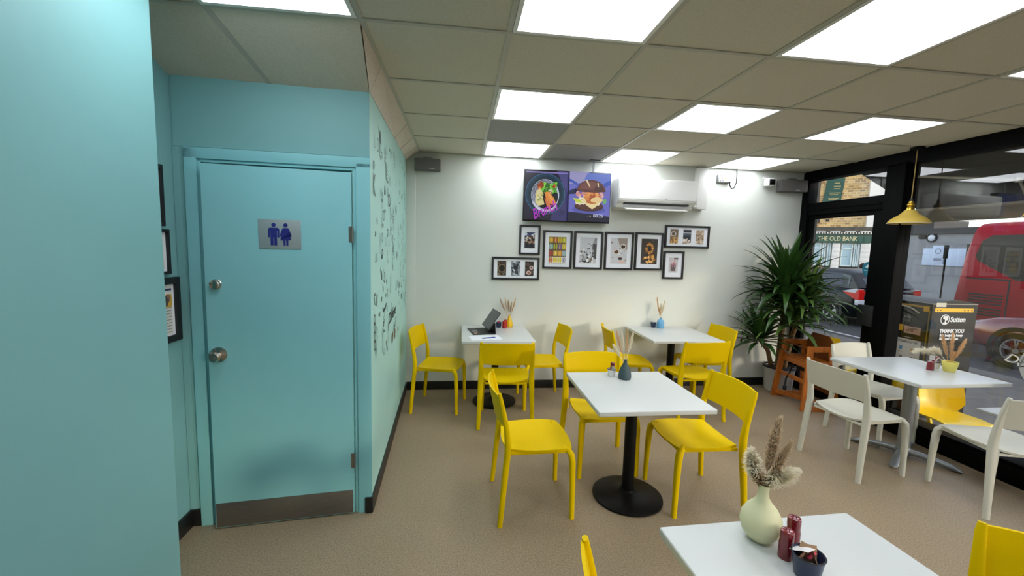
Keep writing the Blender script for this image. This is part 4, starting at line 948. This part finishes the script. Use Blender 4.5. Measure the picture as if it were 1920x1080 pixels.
# ------------------------------------------------------------------ outside: street
struct(MB().box(XW+.09, 9.2, -40, 60, GZ-.1, GZ).build('ground_pavement', 'pave', smooth=False))
struct(MB().box(9.2, 16.4, -60, 90, GZ-.15, GZ-.06).build('ground_road', 'asphalt', smooth=False))
struct(MB().box(16.4, 90, -60, 90, GZ-.1, GZ).build('ground_far_pavement', 'pave', smooth=False))
b = MB(); b.box(9.75, 9.85, 8.9, 10.6, GZ-.06, GZ-.057); struct(b.build('road_line', 'white_plastic', smooth=False))
struct(MB().box(XW+.09, XW+.3, YW+.1, 12, GZ, 6).build('wall_neighbour', 'dark_conc', smooth=False))
struct(MB().box(XW+.02, XW+.09, -4.2, YW+.2, GZ, 0).build('wall_plinth', 'black_frame', smooth=False))
struct(MB().box(XW-.1, XW+.35, -4.2, YW+.1, 2.72, 4.2).build('wall_fascia', 'dark_conc', smooth=False))
# awning
t = thing('shop_awning', 'dark fabric awning folded out above the shop window', 'awning', (XW+.10, 0, 0))
b = MB(); ya, yb = -4.0, 4.22
b.vf([(.0, ya, 2.64), (.0, yb, 2.64), (.95, yb, 2.19), (.95, ya, 2.19), (.0, ya, 2.655), (.0, yb, 2.655), (.955, yb, 2.205), (.955, ya, 2.205)], [(0, 1, 2, 3), (4, 5, 6, 7), (0, 1, 5, 4), (1, 2, 6, 5), (2, 3, 7, 6), (3, 0, 4, 7)])
b.build('canopy', 'awning', t, smooth=False)
MB().box(.945, .958, ya, yb, 2.045, 2.20, .002).build('valance', 'valance', t)
MB().tube([(.94, ya, 2.19), (.94, yb, 2.19)], .022).build('front_bar', 'alu', t)
for y0, y1 in ((3.55, 3.05), (-2.6, -2.1)):
    b = MB(); b.tube([(.02, y0, 2.42), (.46, y1, 2.33)], .012); b.tube([(.46, y1, 2.33), (.92, y0-.3, 2.17)], .010); b.lathe([(0, 2.31), (.025, 2.31), (.025, 2.35), (0, 2.35)], (.46, y1, 0), n=12); b.build('folding_arm', 'alu', t)

# litter bin
t = thing('litter_bin', 'dark street litter bin with yellow strips and a white town logo', 'bin', (5.53, 4.2, GZ)); H = 1.43
b = MB(); prof = [(0, .05)]+[(0, H-.02)]+[(.62*i/14, H-.02+.045*math.sin(PI*i/14)) for i in range(1, 14)]+[(.62, H-.02), (.62, .05)]
b.prism(prof, lambda u, v, q: Vector((u, q, v)), .62); b.build('body', 'bin', t)
MB().box(.03, .59, .03, .59, 0, .05).build('foot', 'black_plastic', t)
MB().box(-.004, .0, .03, .59, .10, H-.04, .001).build('door_panel', 'binblk', t)
b = MB(); b.tube([(-.004, .47, 1.355), (-.03, .45, 1.36), (-.035, .24, 1.345), (-.03, .17, 1.315), (-.004, .13, 1.275)], .009); b.build('pull_handle', 'alu', t)
MB().box(-.012, -.004, .015, .025, .1, 1.33).build('door_edge', 'brass', t)
fa = lambda u, v, q: Vector((-.0045-q, u, v-GZ)); A0 = lambda y: y-4.2
a = Art(lambda u, v, q: fa(A0(u), v, q))
a.rect(4.225, 4.775, 1.05, 1.075, '#b98c1e'); a.rect(4.225, 4.29, 1.01, 1.075, '#e0ac1c'); a.rect(4.71, 4.775, 1.01, 1.075, '#e0ac1c')
a.rect(4.49, 4.59, .73, .81, '#d9a41f'); a.rect(4.29, 4.48, .71, .80, '#caa394'); a.blobs(4.33, 4.46, .73, .78, 8, ['#8c6a5e', '#b38c7e'], .006, .02)
a.rect(4.27, 4.70, .25, .64, '#d6d6d8')
a.text('NON RECYCLABLE LITTER', 4.485, .605, .035, '#23232a', 0, 0, .001, mirror=True, wid=.36)
for (u, v, c, wd) in ((4.62, .535, '#8c3040', .03), (4.49, .52, '#4c86b8', .04), (4.35, .51, '#c9a872', .05), (4.62, .42, '#8c3040', .04), (4.48, .40, '#6a6a72', .04), (4.36, .40, '#8c3040', .03)): a.rect(u-wd/2, u+wd/2, v-.025, v+.025, c); a.rect(u-.03, u+.03, v-.05, v-.044, '#8a8a90')
for u in (4.42, 4.45, 4.48): a.ell(u, .915, .012, .012, '#6b6860')
a.stroke([(4.44, .95), (4.43, .90), (4.42, .86)], .008, '#6b6860'); a.rect(4.36, 4.47, .66, .668, '#b9b9b9'); a.build('door_graphics', 'art', t)
a = Art(lambda u, v, q: Vector((u-5.53, -.002-q, v-GZ)))
a.rect(5.565, 6.095, 1.015, 1.06, '#f2b90f'); a.rect(5.575, 5.71, 1.075, 1.125, '#c9c4ae')
for u in (5.59, 5.63, 5.96, 6.01, 6.06): a.rect(u, u+.02, 1.03, 1.043, '#3a3420')
a.ring(5.715, .925, .062, .062, .010, '#e9e9e6'); a.blobs(5.695, 5.735, .93, .955, 14, ['#e9e9e6'], .014, .022, .1); a.rect(5.708, 5.722, .885, .93, '#e9e9e6'); a.ell(5.715, .882, .035, .010, '#e9e9e6')
a.text('Sutton', 5.885, .925, .085, '#e9e9e6', 0, .1, .0035, wid=.21)
a.text('THANK YOU', 5.82, .785, .06, '#e9e9e6', 0, .1, .003, wid=.34); a.text('for helping keep', 5.82, .735, .042, '#e9e9e6', 0, .05, .002, wid=.32); a.text('Sutton clean', 5.79, .695, .042, '#e9e9e6', 0, .05, .002, wid=.26)
a.build('side_graphics', 'art', t)
MB().box(.0, .62, -.003, .62, H-.025, H-.018).build('lid_edge', 'alu', t, smooth=False)

# outdoor chairs and tables
def shell_chair(x, y, rz, lab, src=None):
    if src: return dup(src, (x, y, GZ), rz, lab)
    t = thing('outdoor_chair', lab, 'chair', (x, y, GZ), rz, 'yellow shell chairs outside the window')
    b = MB(); n = 16
    prof = [(.21, .425), (.20, .438), (.10, .445), (-.05, .438), (-.14, .44), (-.19, .47), (-.215, .55), (-.235, .65), (-.25, .75), (-.255, .80)]
    g = []
    for sd in (0, 1):
        for k, (yy, z) in enumerate(prof):
            f = k/(len(prof)-1); w_ = .225 if f < .5 else .235-.03*max(0, f-.8)/.2; wing = max(0, min(1, (f-.42)/.25))
            for i in range(n+1):
                u = 2*i/n-1; wr = abs(u)**3*wing; g.append((u*w_*(1-.06*wr), yy+.17*wr-(0 if not sd else .010*wing), z+.02*abs(u)**3*(1-wing)*(1 if f > .1 else 0)-.03*u*u*(f > .95)-(.010*(1-wing) if sd else 0)))
    K = len(prof); N = K*(n+1); fs = []
    for k in range(K-1):
        for i in range(n):
            a = k*(n+1)+i; q = (a, a+1, a+n+2, a+n+1); fs += [q, tuple(N+v for v in q[::-1])]
    edge = list(range(n+1))+[k*(n+1)+n for k in range(1, K)]+[(K-1)*(n+1)+i for i in range(n-1, -1, -1)]+[k*(n+1) for k in range(K-2, 0, -1)]
    for q, e in enumerate(edge): fs.append((e, edge[(q+1) % len(edge)], N+edge[(q+1) % len(edge)], N+e))
    b.vf(g, fs); b.build('shell', 'yellow_out', t, ang=60)
    for sx in (-1, 1):
        for sy, yt in ((1, .14), (-1, -.12)):
            b = MB(); b.bar((sx*.15, yt, .43), (sx*.22, yt+sy*.09, 0), .028, .034, .004); b.build('leg', 'yellow_out', t)
    return t
oc = shell_chair(4.62, 3.28, R(172), 'yellow shell chair outside the glass behind the window table')
shell_chair(4.62, 2.35, R(8), 'yellow shell chair outside, only legs showing under the cream chair', oc)
shell_chair(5.05, 4.02, R(-35), 'yellow shell chair outside in front of the litter bin', oc)
shell_chair(5.2, 5.02, R(200), 'yellow shell chair outside behind the high chair', oc)
def out_table(x, y, lab, src=None):
    if src: return dup(src, (x, y, GZ), 0, lab)
    t = thing('outdoor_table', lab, 'table', (x, y, GZ), 0, 'white tables outside the window')
    MB().box(-.32, .32, -.32, .32, .70, .725, .006).build('tabletop', 'table', t); MB().tube([(0, 0, .03), (0, 0, .70)], .03).build('pole', 'grey_metal', t)
    MB().lathe([(0, 0), (.2, 0), (.2, .012), (.05, .03), (0, .03)], n=28).build('base', 'grey_metal', t); return t
ot = out_table(4.57, 2.50, 'white outdoor table just beyond the glass at the right')
out_table(4.86, 4.62, 'white outdoor table beyond the glass door behind the high chair', ot)

# cars
def wheel(t, x, y, side, r=.34):
    zc = r
    b = MB(); b.lathe([(r*.62, -.10), (r*.92, -.11), (r, -.08), (r, .08), (r*.92, .11), (r*.62, .10)], (x, y, zc), n=36, axis='x'); w_ = b.build('wheel', 'tyre', t)
    b = MB(); xs = x+side*.085
    b.lathe([(r*.58, -.03), (r*.66, 0), (r*.66, .02), (r*.60, .02), (r*.56, -.03)] if side > 0 else [(r*.58, .03), (r*.66, 0), (r*.66, -.02), (r*.60, -.02), (r*.56, .03)], (xs, y, zc), n=36, axis='x')
    for k in range(5):
        for e in (-.13, .13):
            an = 2*PI*k/5+.3; b.bar((xs, y+.05*math.cos(an), zc+.05*math.sin(an)), (xs, y+r*.62*math.cos(an+e), zc+r*.62*math.sin(an+e)), .022, .03)
    b.lathe([(0, -.02), (.05, -.02), (.05, .02), (0, .02)], (xs, y, zc), n=16, axis='x'); b.build('rim', 'alloy', w_)
    b = MB(); b.lathe([(0, -.005), (r*.6, -.005), (r*.6, .005), (0, .005)], (x+side*.05, y, zc), n=30, axis='x'); b.build('brake_disc', 'trimblk', w_)
def car(name, label, loc, m_, L=4.6, W=1.98, hb=1.05, hr=1.6, rear_lamps=True, plate=True):
    # local frame: rear at y = 0, front at y = L; x = 0 is the near side
    t = thing(name, label, 'car', loc); hw = W/2
    st = [(0.0, .42, hb*.90, .80), (.05, .32, hb*.96, .88), (.25, .26, hb, .96), (.9, .24, hb, 1.), (2.4, .24, hb*.98, 1.), (3.3, .24, hb*.95, 1.), (L-1.15, .25, hb*.92, .99), (L-.5, .27, hb*.84, .95), (L-.12, .32, hb*.74, .86), (L, .38, hb*.62, .74)]
    b = MB(); rings = []
    for y, zb, ztp, f in st:
        w_ = hw*f; half = [(w_*.86, zb), (w_*.97, zb+.08), (w_, zb+(ztp-zb)*.45), (w_*.985, zb+(ztp-zb)*.78), (w_*.93, ztp-.03), (w_*.84, ztp)]
        rings.append([(hw+x, y, z) for x, z in half]+[(hw-x, y, z) for x, z in half[::-1]])
    vs = [v for r in rings for v in r]; n = 12; fs = [[r*n+k, r*n+(k+1) % n, (r+1)*n+(k+1) % n, (r+1)*n+k] for r in range(len(rings)-1) for k in range(n)]
    fs += [list(range(n))[::-1], [(len(rings)-1)*n+k for k in range(n)]]
    b.vf(vs, fs); b.build('body', m_, t, ang=50)
    cb = [(.12, hb-.02, hb+.02, .86), (.42, hb-.02, hr-.10, .80), (.75, hb-.02, hr-.02, .77), (1.6, hb-.02, hr, .77), (2.3, hb-.04, hr-.03, .78), (2.75, hb-.05, hr-.16, .81), (3.5, hb-.08, hb-.02, .88)]
    b = MB(); rings = []
    for y, z0, z1, f in cb:
        a0, a1 = hw*.90, hw*(.90-(.90-f)*min(1, (z1-z0)/(hr-hb)))
        half = [(a0, z0), (a1+.02, z0+(z1-z0)*.85), (a1*.86, z1)]; rings.append([(hw+x, y, z) for x, z in half]+[(hw-x, y, z) for x, z in half[::-1]])
    n = 6; vs = [v for r in rings for v in r]; fs = [[r*n+k, r*n+(k+1) % n, (r+1)*n+(k+1) % n, (r+1)*n+k] for r in range(len(rings)-1) for k in range(n)]
    fs += [list(range(n))[::-1], [(len(rings)-1)*n+k for k in range(n)]]; b.vf(vs, fs); b.build('roof', m_, t, ang=30)
    for sgn in (-1, 1):      # side windows, slightly proud of the cabin sides
        b = MB()
        def sidept(i, f):
            y, z0, z1, ff = cb[i]; a0, a1 = hw*.90, hw*(.90-(.90-ff)*min(1, (z1-z0)/(hr-hb))); x = a0+(a1+.02-a0)*f
            return (hw+sgn*(x+.006), y, z0+(z1-z0)*.85*f)
        for i0, i1 in ((1, 2), (2, 3), (3, 4), (4, 5)):
            p, q = [sidept(i0, f) for f in (.16, .93)], [sidept(i1, f) for f in (.16, .93)]; s0 = .04
            b.vf([p[0], q[0], q[1], p[1]], [(0, 1, 2, 3)])
        b.build('side_window', 'car_glass', t, fix=False, smooth=False)
    y0, y1 = cb[0], cb[1]; b = MB(); b.vf([(hw-.62, .13, hb+.05), (hw+.62, .13, hb+.05), (hw+.56, .395, hr-.14), (hw-.56, .395, hr-.14)], [(0, 1, 2, 3)]); b.build('rear_window', 'car_glass', t, fix=False)
    b = MB(); b.vf([(hw-.74, 3.47, hb+.0), (hw+.74, 3.47, hb+.0), (hw+.62, 2.80, hr-.17), (hw-.62, 2.80, hr-.17)], [(0, 1, 2, 3)]); b.build('windscreen', 'car_glass', t, fix=False)
    for y in (.88, L-.9):
        for x, sd in ((.12, -1), (W-.12, 1)):
            wheel(t, x, y, sd)
            b = MB(); b.lathe([(.345, -.012), (.42, -.012), (.42, .012), (.345, .012)], (x+sd*.112, y, .36), n=36, axis='x'); b.build('wheel_arch', 'trimblk', t)
    b = MB(); b.box(-.005, .03, 1.35, L-1.4, .24, .38, .01); b.box(W-.03, W+.005, 1.35, L-1.4, .24, .38, .01); b.box(.12, W-.12, -.03, .1, .30, .56, .03); b.box(.16, W-.16, L-.08, L+.03, .28, .50, .03); b.build('lower_trim', 'trimblk', t)
    for s_ in (0, 1):
        f = (lambda x: x) if s_ == 0 else (lambda x: W-x)
        b = MB(); q = sorted((f(.03), f(.22)))
        b.box(q[0], q[1], -.012, .10, hb*.84, hb*.93, .02); q = sorted((f(-.004), f(.16)))
        b.prism([(-.02, hb*.70), (.10, hb*.72), (.50, hb*.90), (.12, hb*.99), (-.0, hb*.97)], lambda u, v, w_, q=q: Vector((q[0]+w_, u, v)), q[1]-q[0]); b.build('tail_lamp', 'lampred', t)
        b = MB(); q = sorted((f(-.008), f(.20)))
        b.box(q[0], q[1], -.03, .10, hb*.58, hb*.72, .02); b.prism([(.10, hb*.885), (.52, hb*.90), (.12, hb*.995), (.02, hb*.985)], lambda u, v, w_, q=q: Vector((q[0]+w_, u, v)), q[1]-q[0]-.02); b.build('reverse_lamp', 'lampclear', t)
        b = MB(); q = sorted((f(.16), f(.50))); b.box(q[0], q[1], L-.24, L-.04, hb*.60, hb*.72, .03); b.build('headlamp', 'lampclear', t)
        b = MB(); q = sorted((f(-.16), f(.06))); b.box(q[0], q[1], 2.95, 3.07, hb-.02, hb+.13, .03); b.build('wing_mirror', m_, t)
        b = MB(); q = sorted((f(.05), f(.02)))
        for yy in (1.75, 2.75): b.box(q[0]-.03, q[1], yy, yy+.18, hb*.86, hb*.89, .006)
        b.build('door_handle', 'alloy', t)
    MB().box(hw-.27, hw+.27, -.04, -.01, .62, .74, .004).build('number_plate', 'plate', t)
    return t
car('car', 'dark blue estate car seen from behind through the glass door', (11.0, 10.2, GZ-.06), 'car_blue', hb=1.10, hr=1.62)
car('car', 'red car with its front wheel and headlamp showing at the right window edge', (10.15, 2.65, GZ-.06), 'car_red', L=4.55, hb=1.08, hr=1.62)
car('car', 'red car mostly hidden behind the dark blue car, only its roof showing', (14.9, 16.6, GZ-.06), 'car_red', hb=1.0, hr=1.5)

# bus
t = thing('bus', 'red single deck bus passing in the street', 'bus', (13.2, -1.4, GZ-.06)); BL, BW, BH = 11.1, 2.5, 2.98
b = MB(); prof = [(.06, .28), (.0, .42), (.0, 2.30), (.04, 2.62), (.14, 2.84), (.32, 2.95), (.7, BH), (BW-.7, BH), (BW-.32, 2.95), (BW-.14, 2.84), (BW-.04, 2.62), (BW, 2.30), (BW, .42), (BW-.06, .28)]
sts = [(0, .94, .03), (.12, .99, .01), (.5, 1, 0), (BL-.7, 1, 0), (BL-.35, .99, .02), (BL-.12, .965, .06), (BL, .90, .14)]
rings = [[(BW/2+(x-BW/2)*f, y+(-.32*max(0, z-1.1)/1.9 if y > BL-.2 else 0), z-dz*(z > 2)) for x, z in prof] for y, f, dz in sts]; n = len(prof)
b.vf([v for r in rings for v in r], [[r*n+k, r*n+(k+1) % n, (r+1)*n+(k+1) % n, (r+1)*n+k] for r in range(len(sts)-1) for k in range(n)]+[list(range(n))[::-1], [(len(sts)-1)*n+k for k in range(n)]])
b.build('body', 'bus_red', t, ang=40)
for sx in (-.012, BW+.002):
    b = MB(); b.prism([(.5, 1.52), (9.75, 1.52), (10.55, 1.98), (10.60, 2.12), (10.50, 2.48), (10.3, 2.62), (.5, 2.62)], lambda u, v, q: Vector((sx+q, u, v)), .010); b.build('window_band', 'bus_glass', t, smooth=False)
b = MB()
for y in (2.2, 4.1, 6.0, 7.9, 9.6): b.box(-.016, -.011, y-.02, y+.02, 1.53, 2.60)
b.build('window_pillar', 'black_plastic', t, smooth=False)
b = MB()
for k in range(4): b.box(-.012, .004, 9.95, 10.65, .88+k*.075, .915+k*.075)
for k in range(3): b.box(-.012, .004, 9.95, 10.65, .60+k*.075, .635+k*.075)
b.build('engine_grille', 'trimblk', t, smooth=False)
b = MB(); b.box(-.006, .004, 9.85, 10.75, 1.50, 1.54); b.box(-.006, .004, 9.85, 9.88, .5, 1.5); b.build('panel_line', 'trimblk', t, smooth=False)
for y in (2.6, 8.6): wheel(t, .16, y, -1, .46); wheel(t, BW-.16, y, 1, .46)
MB().box(.3, BW-.3, BL-.16, BL-.06, 1.62, 2.40).build('rear_window', 'bus_glass', t, smooth=False)
b = MB()
for k in range(6):
    b.box(.5, .9, .9+k*1.6, 1.3+k*1.6, 1.0, 1.75, .08)
b.build('seats', 'car_blue', t)

# opposite side of the street
b = MB(); b.box(18, 18.4, -30, 15.9, GZ, 2.56); struct(b.build('wall_opposite', 'concrete', smooth=False))
b = MB(); b.box(17.9, 18.5, -30, 15.9, 2.56, 2.78); b.box(17.95, 19.5, 13.95, 15.9, 2.78, 3.1); struct(b.build('trim_coping', 'dark_conc', smooth=False))
struct(MB().box(17.55, 18.0, -30, 15.9, GZ, .30).build('trim_plinth', 'plinth', smooth=False))
tag(MB().box(17.95, 18, 12.2, 14.22, 1.37, 2.02, .01).build('wall_board', 'board'), 'pale blank board on the grey wall across the street', 'board')
for k, y in enumerate((15.14, 14.32)):
    b = MB(); b.box(17.95, 18, y-.13, y+.13, 2.39, 2.53, .01); b.mi = 1
    for q in range(4): b.box(17.94, 17.951, y-.11, y+.11, 2.405+q*.03, 2.42+q*.03)
    tag(b.build('air_vent', ['stone_grey', 'trimblk']), ['dark square vent on the far grey wall, left one', 'dark square vent on the far grey wall beside the round lamp'][k], 'vent', 'vents on the grey wall')
t = thing('bulkhead_lamp', 'round wall lamp on the grey wall across the street', 'lamp', (18, 13.98, 2.42))
MB().lathe([(0, -.06), (.17, -.06), (.17, .0), (0, 0)], n=28, axis='x').build('housing', 'trimblk', t); MB().lathe([(0, -.10), (.08, -.09), (.12, -.06), (0, -.06)], n=24, axis='x').build('lens', 'lampclear', t)
t = thing('bus_stop_pole', 'bus stop pole with a pale flag sign in front of the grey wall', 'bus stop', (17.0, 12.72, GZ))
MB().tube([(0, 0, 0), (0, 0, 2.42)], .026).build('pole', 'black_metal', t)
MB().box(-.02, .02, .05, .42, 1.75, 2.40, .01).build('flag', 'board', t); MB().box(-.03, .03, -.05, .06, 1.95, 2.42, .005).build('flag_edge', 'black_metal', t)
a = Art(lambda u, v, q: Vector((-.0205-q, -u, v))); a.ring(-.235, 2.2, .1, .1, .03, '#8a96a8'); a.rect(-.36, -.1, 1.85, 1.95, '#8a96a8'); a.build('flag_print', 'art', t)

# corner pub
PO = Vector((38.6, 35.2, 0)); PU = Vector((.814, -.581, 0)).normalized(); PN = Vector((PU.y, -PU.x, 0))
if PN.dot(PO) > 0: PN = -PN
def pz(z): return HC+2*(z-HC)
PM = Matrix((PU, -PN, Vector((0, 0, 1)))).transposed().to_4x4(); PM.translation = PO     # local: x along front, y into the building
pu = lambda px: 2*(-2.24+(px-1525)*.0207)
t = thing('corner_pub', 'brick corner pub with a green name board across the street', 'building'); g0 = GZ
U0, U1 = pu(1500), pu(1639)
b = MB(PM); b.box(U0, U1, .3, 8, pz(2.75), 13)
o = b.build('brick_wall', 'brick', t, smooth=False)
uv = o.data.uv_layers.new(name='UVMap'); IM = PM.inverted()
for p in o.data.polygons:
    for li in p.loop_indices:
        c = IM @ o.data.vertices[o.data.loops[li].vertex_index].co; uv.data[li].uv = ((c.x+c.y)*.9, c.z*.9)
b = MB(PM); b.box(U0, U1, .35, 8, g0, pz(2.75))
b.build('ground_wall', 'stone', t, smooth=False)
for a_, c_ in ((1500, 1521), (1564, 1579), (1617, 1638)):
    b = MB(PM); n = 7; zz = [g0+(pz(2.25)-g0)*k/n for k in range(n+1)]
    for z0, z1 in zip(zz, zz[1:]): b.box(pu(a_), pu(c_), .0, .4, z0+.03, z1-.03, .015)
    b.box(pu(a_)+.03, pu(c_)-.03, .04, .4, g0, pz(2.25)); b.build('pier', 'stone', t)
for a_, c_, tr in ((1522, 1543, 1), (1545, 1552, 1), (1555, 1562, 0), (1582, 1603, 1), (1605, 1611, 1), (1612, 1616, 0)):
    b = MB(PM); z1 = pz(2.24); z0 = pz(1.19)
    b.box(pu(a_), pu(c_), .12, .3, z0-.12, z0); b.box(pu(a_), pu(a_)+.09, .12, .3, z0, z1); b.box(pu(c_)-.09, pu(c_), .12, .3, z0, z1); b.box(pu(a_), pu(c_), .12, .3, z1-.08, z1)
    if tr: b.box(pu(a_), pu(c_), .12, .3, pz(2.0)-.06, pz(2.0)+.06)
    w_ = b.build('window', 'pubframe', t, smooth=False); MB(PM).box(pu(a_)+.05, pu(c_)-.05, .2, .28, z0, z1-.05).build('pane', 'pubglass', w_, smooth=False)
b = MB(PM); b.box(pu(1522), pu(1616), .16, .35, g0, pz(1.19)-.12); b.build('stall_riser', 'black_plastic', t, smooth=False)
b = MB(PM); b.box(U0, pu(1634), -.12, .35, pz(2.27), pz(2.66)); b.build('name_board', 'pubgreen', t, smooth=False)
a = Art(lambda u, v, q: PM @ Vector((u, -.125-q*4, v))); a.text('THE OLD BANK', pu(1571.5), pz(2.46), .62, '#e0cf9c', 0, 0, .004, wid=pu(1609)-pu(1534)); a.build('name_lettering', 'art', t)
b = MB(PM); b.box(U0, U1+.1, -.35, .4, pz(2.80), pz(3.03)); b.box(U0, U1, -.2, .4, pz(2.66), pz(2.80))
b.build('cornice', 'stone_grey', t, smooth=False)
b = MB(PM)
for k in range(26): b.box(U0+.1+k*.22, U0+.2+k*.22, -.30, -.18, pz(2.70), pz(2.78))
for k in range(5): b.box(pu(1528)+k*1.15, pu(1528)+k*1.15+.8, -.38, -.30, pz(2.80), pz(2.84))
b.build('dentils', 'stone', t, smooth=False)
b = MB(PM); b.box(pu(1622), pu(1650), -.05, .5, pz(3.03), 13); b.build('white_pier', 'stone', t, smooth=False)
b = MB(PM); ss = [(pu(1536), pz(4.2)), (pu(1571.5), pz(4.25)), (pu(1576), pz(5.4)), (pu(1543), pz(5.4))]; b.prism(ss, lambda u, v, q: Vector((u, .29-q, v)), .08); s_ = b.build('wall_sign', 'pubgreen', t, smooth=False)
a = Art(lambda u, v, q: PM @ Vector((u, .205-q*4, v)))
for k, (px0, px1, zz) in enumerate(((1556, 1570, 5.0), (1556, 1571, 4.88), (1548, 1570, 4.68), (1550, 1566, 4.60), (1547, 1567, 4.42), (1548, 1565, 4.36), (1556, 1568, 5.15))):
    for q in range(int((px1-px0)/2.2)): a.rect(pu(px0+q*2.2), pu(px0+q*2.2+1.6), pz(zz)-.03, pz(zz)+.05, '#c9b478')
a.build('sign_lines', 'art', s_)
b = MB(PM); b.box(pu(1531), pu(1535), .1, .3, pz(3.25), pz(3.45), .03); b.build('lantern', 'trimblk', t); b = MB(PM); b.box(pu(1547), pu(1553), .15, .3, pz(3.32), pz(3.42), .03); b.build('wall_light', 'trimblk', t)

# person beyond the dark blue car
t = thing('person', 'person with dark hair and purple top standing behind the dark blue car', 'person', (14.0, 12.95, GZ), R(150))
def skin(name, verts, edges, radii, m_, root=0):
    me = bpy.data.meshes.new(name); me.from_pydata(verts, edges, []); o = bpy.data.objects.new(name, me); COL.objects.link(o)
    md = o.modifiers.new('skin', 'SKIN'); s2 = o.modifiers.new('sub', 'SUBSURF'); s2.levels = 2; s2.render_levels = 2
    for i, r in enumerate(radii): me.skin_vertices[0].data[i].radius = (r, r) if not isinstance(r, tuple) else r
    me.skin_vertices[0].data[root].use_root = True; bpy.context.view_layer.update()
    nm = bpy.data.meshes.new_from_object(o.evaluated_get(bpy.context.evaluated_depsgraph_get())); bpy.data.objects.remove(o); bpy.data.meshes.remove(me)
    nm.materials.clear(); nm.materials.append(M[m_]); nm.name = name
    nm.polygons.foreach_set('use_smooth', [True]*len(nm.polygons)); o = bpy.data.objects.new(name, nm); COL.objects.link(o); return o
V_ = [(0, 0, .92), (0, .01, 1.12), (0, 0, 1.34), (0, .01, 1.43), (0, .03, 1.50), (0, .035, 1.61), (.10, 0, .88), (.11, .02, .50), (.11, -.02, .09), (.12, .12, .03), (-.10, 0, .88), (-.11, .02, .50), (-.11, -.02, .09), (-.12, .12, .03),
      (.17, 0, 1.36), (.23, .0, 1.10), (.22, .10, .88), (.21, .14, .80), (-.17, 0, 1.36), (-.24, .02, 1.12), (-.22, .18, .96), (-.20, .25, .92)]
E_ = [(0, 1), (1, 2), (2, 3), (3, 4), (4, 5), (0, 6), (6, 7), (7, 8), (8, 9), (0, 10), (10, 11), (11, 12), (12, 13), (2, 14), (14, 15), (15, 16), (16, 17), (2, 18), (18, 19), (19, 20), (20, 21)]
rr = [.13, .12, (.13, .11), .055, .08, .085, .09, .065, .045, .035, .09, .065, .045, .035, .06, .045, .033, .03, .06, .045, .033, .03]
o = skin('body', V_, E_, rr, 'skin'); o.parent = t
o = skin('purple_top', [(0, 0, .90), (0, .01, 1.12), (0, 0, 1.36), (.17, 0, 1.37), (.23, 0, 1.10), (-.17, 0, 1.37), (-.24, .02, 1.12)], [(0, 1), (1, 2), (2, 3), (3, 4), (2, 5), (5, 6)], [.145, .135, (.145, .125), .072, .058, .072, .058], 'purple'); o.parent = t
o = skin('trousers', [(0, 0, .93), (.10, 0, .86), (.11, .02, .50), (.11, -.02, .08), (-.10, 0, .86), (-.11, .02, .50), (-.11, -.02, .08)], [(0, 1), (1, 2), (2, 3), (0, 4), (4, 5), (5, 6)], [.14, .105, .08, .062, .105, .08, .062], 'jeans'); o.parent = t
b = MB(); b.lathe([(0, .125), (.05, .115), (.09, .07), (.105, .01), (.10, -.06), (.085, -.09), (.07, -.06), (0, .0)], (0, .01, 1.585), n=24); b.build('hair', 'hair', t)
b = MB()
for s_ in (-.032, .032): b.lathe([(0, -.008), (.01, 0), (0, .008)], (s_, .118, 1.60), n=10, axis='y')
b.build('eyes', 'black_plastic', t)
b = MB(); b.bar((0, .11, 1.60), (0, .135, 1.555), .018, .02, .004); b.build('nose', 'skin', t)
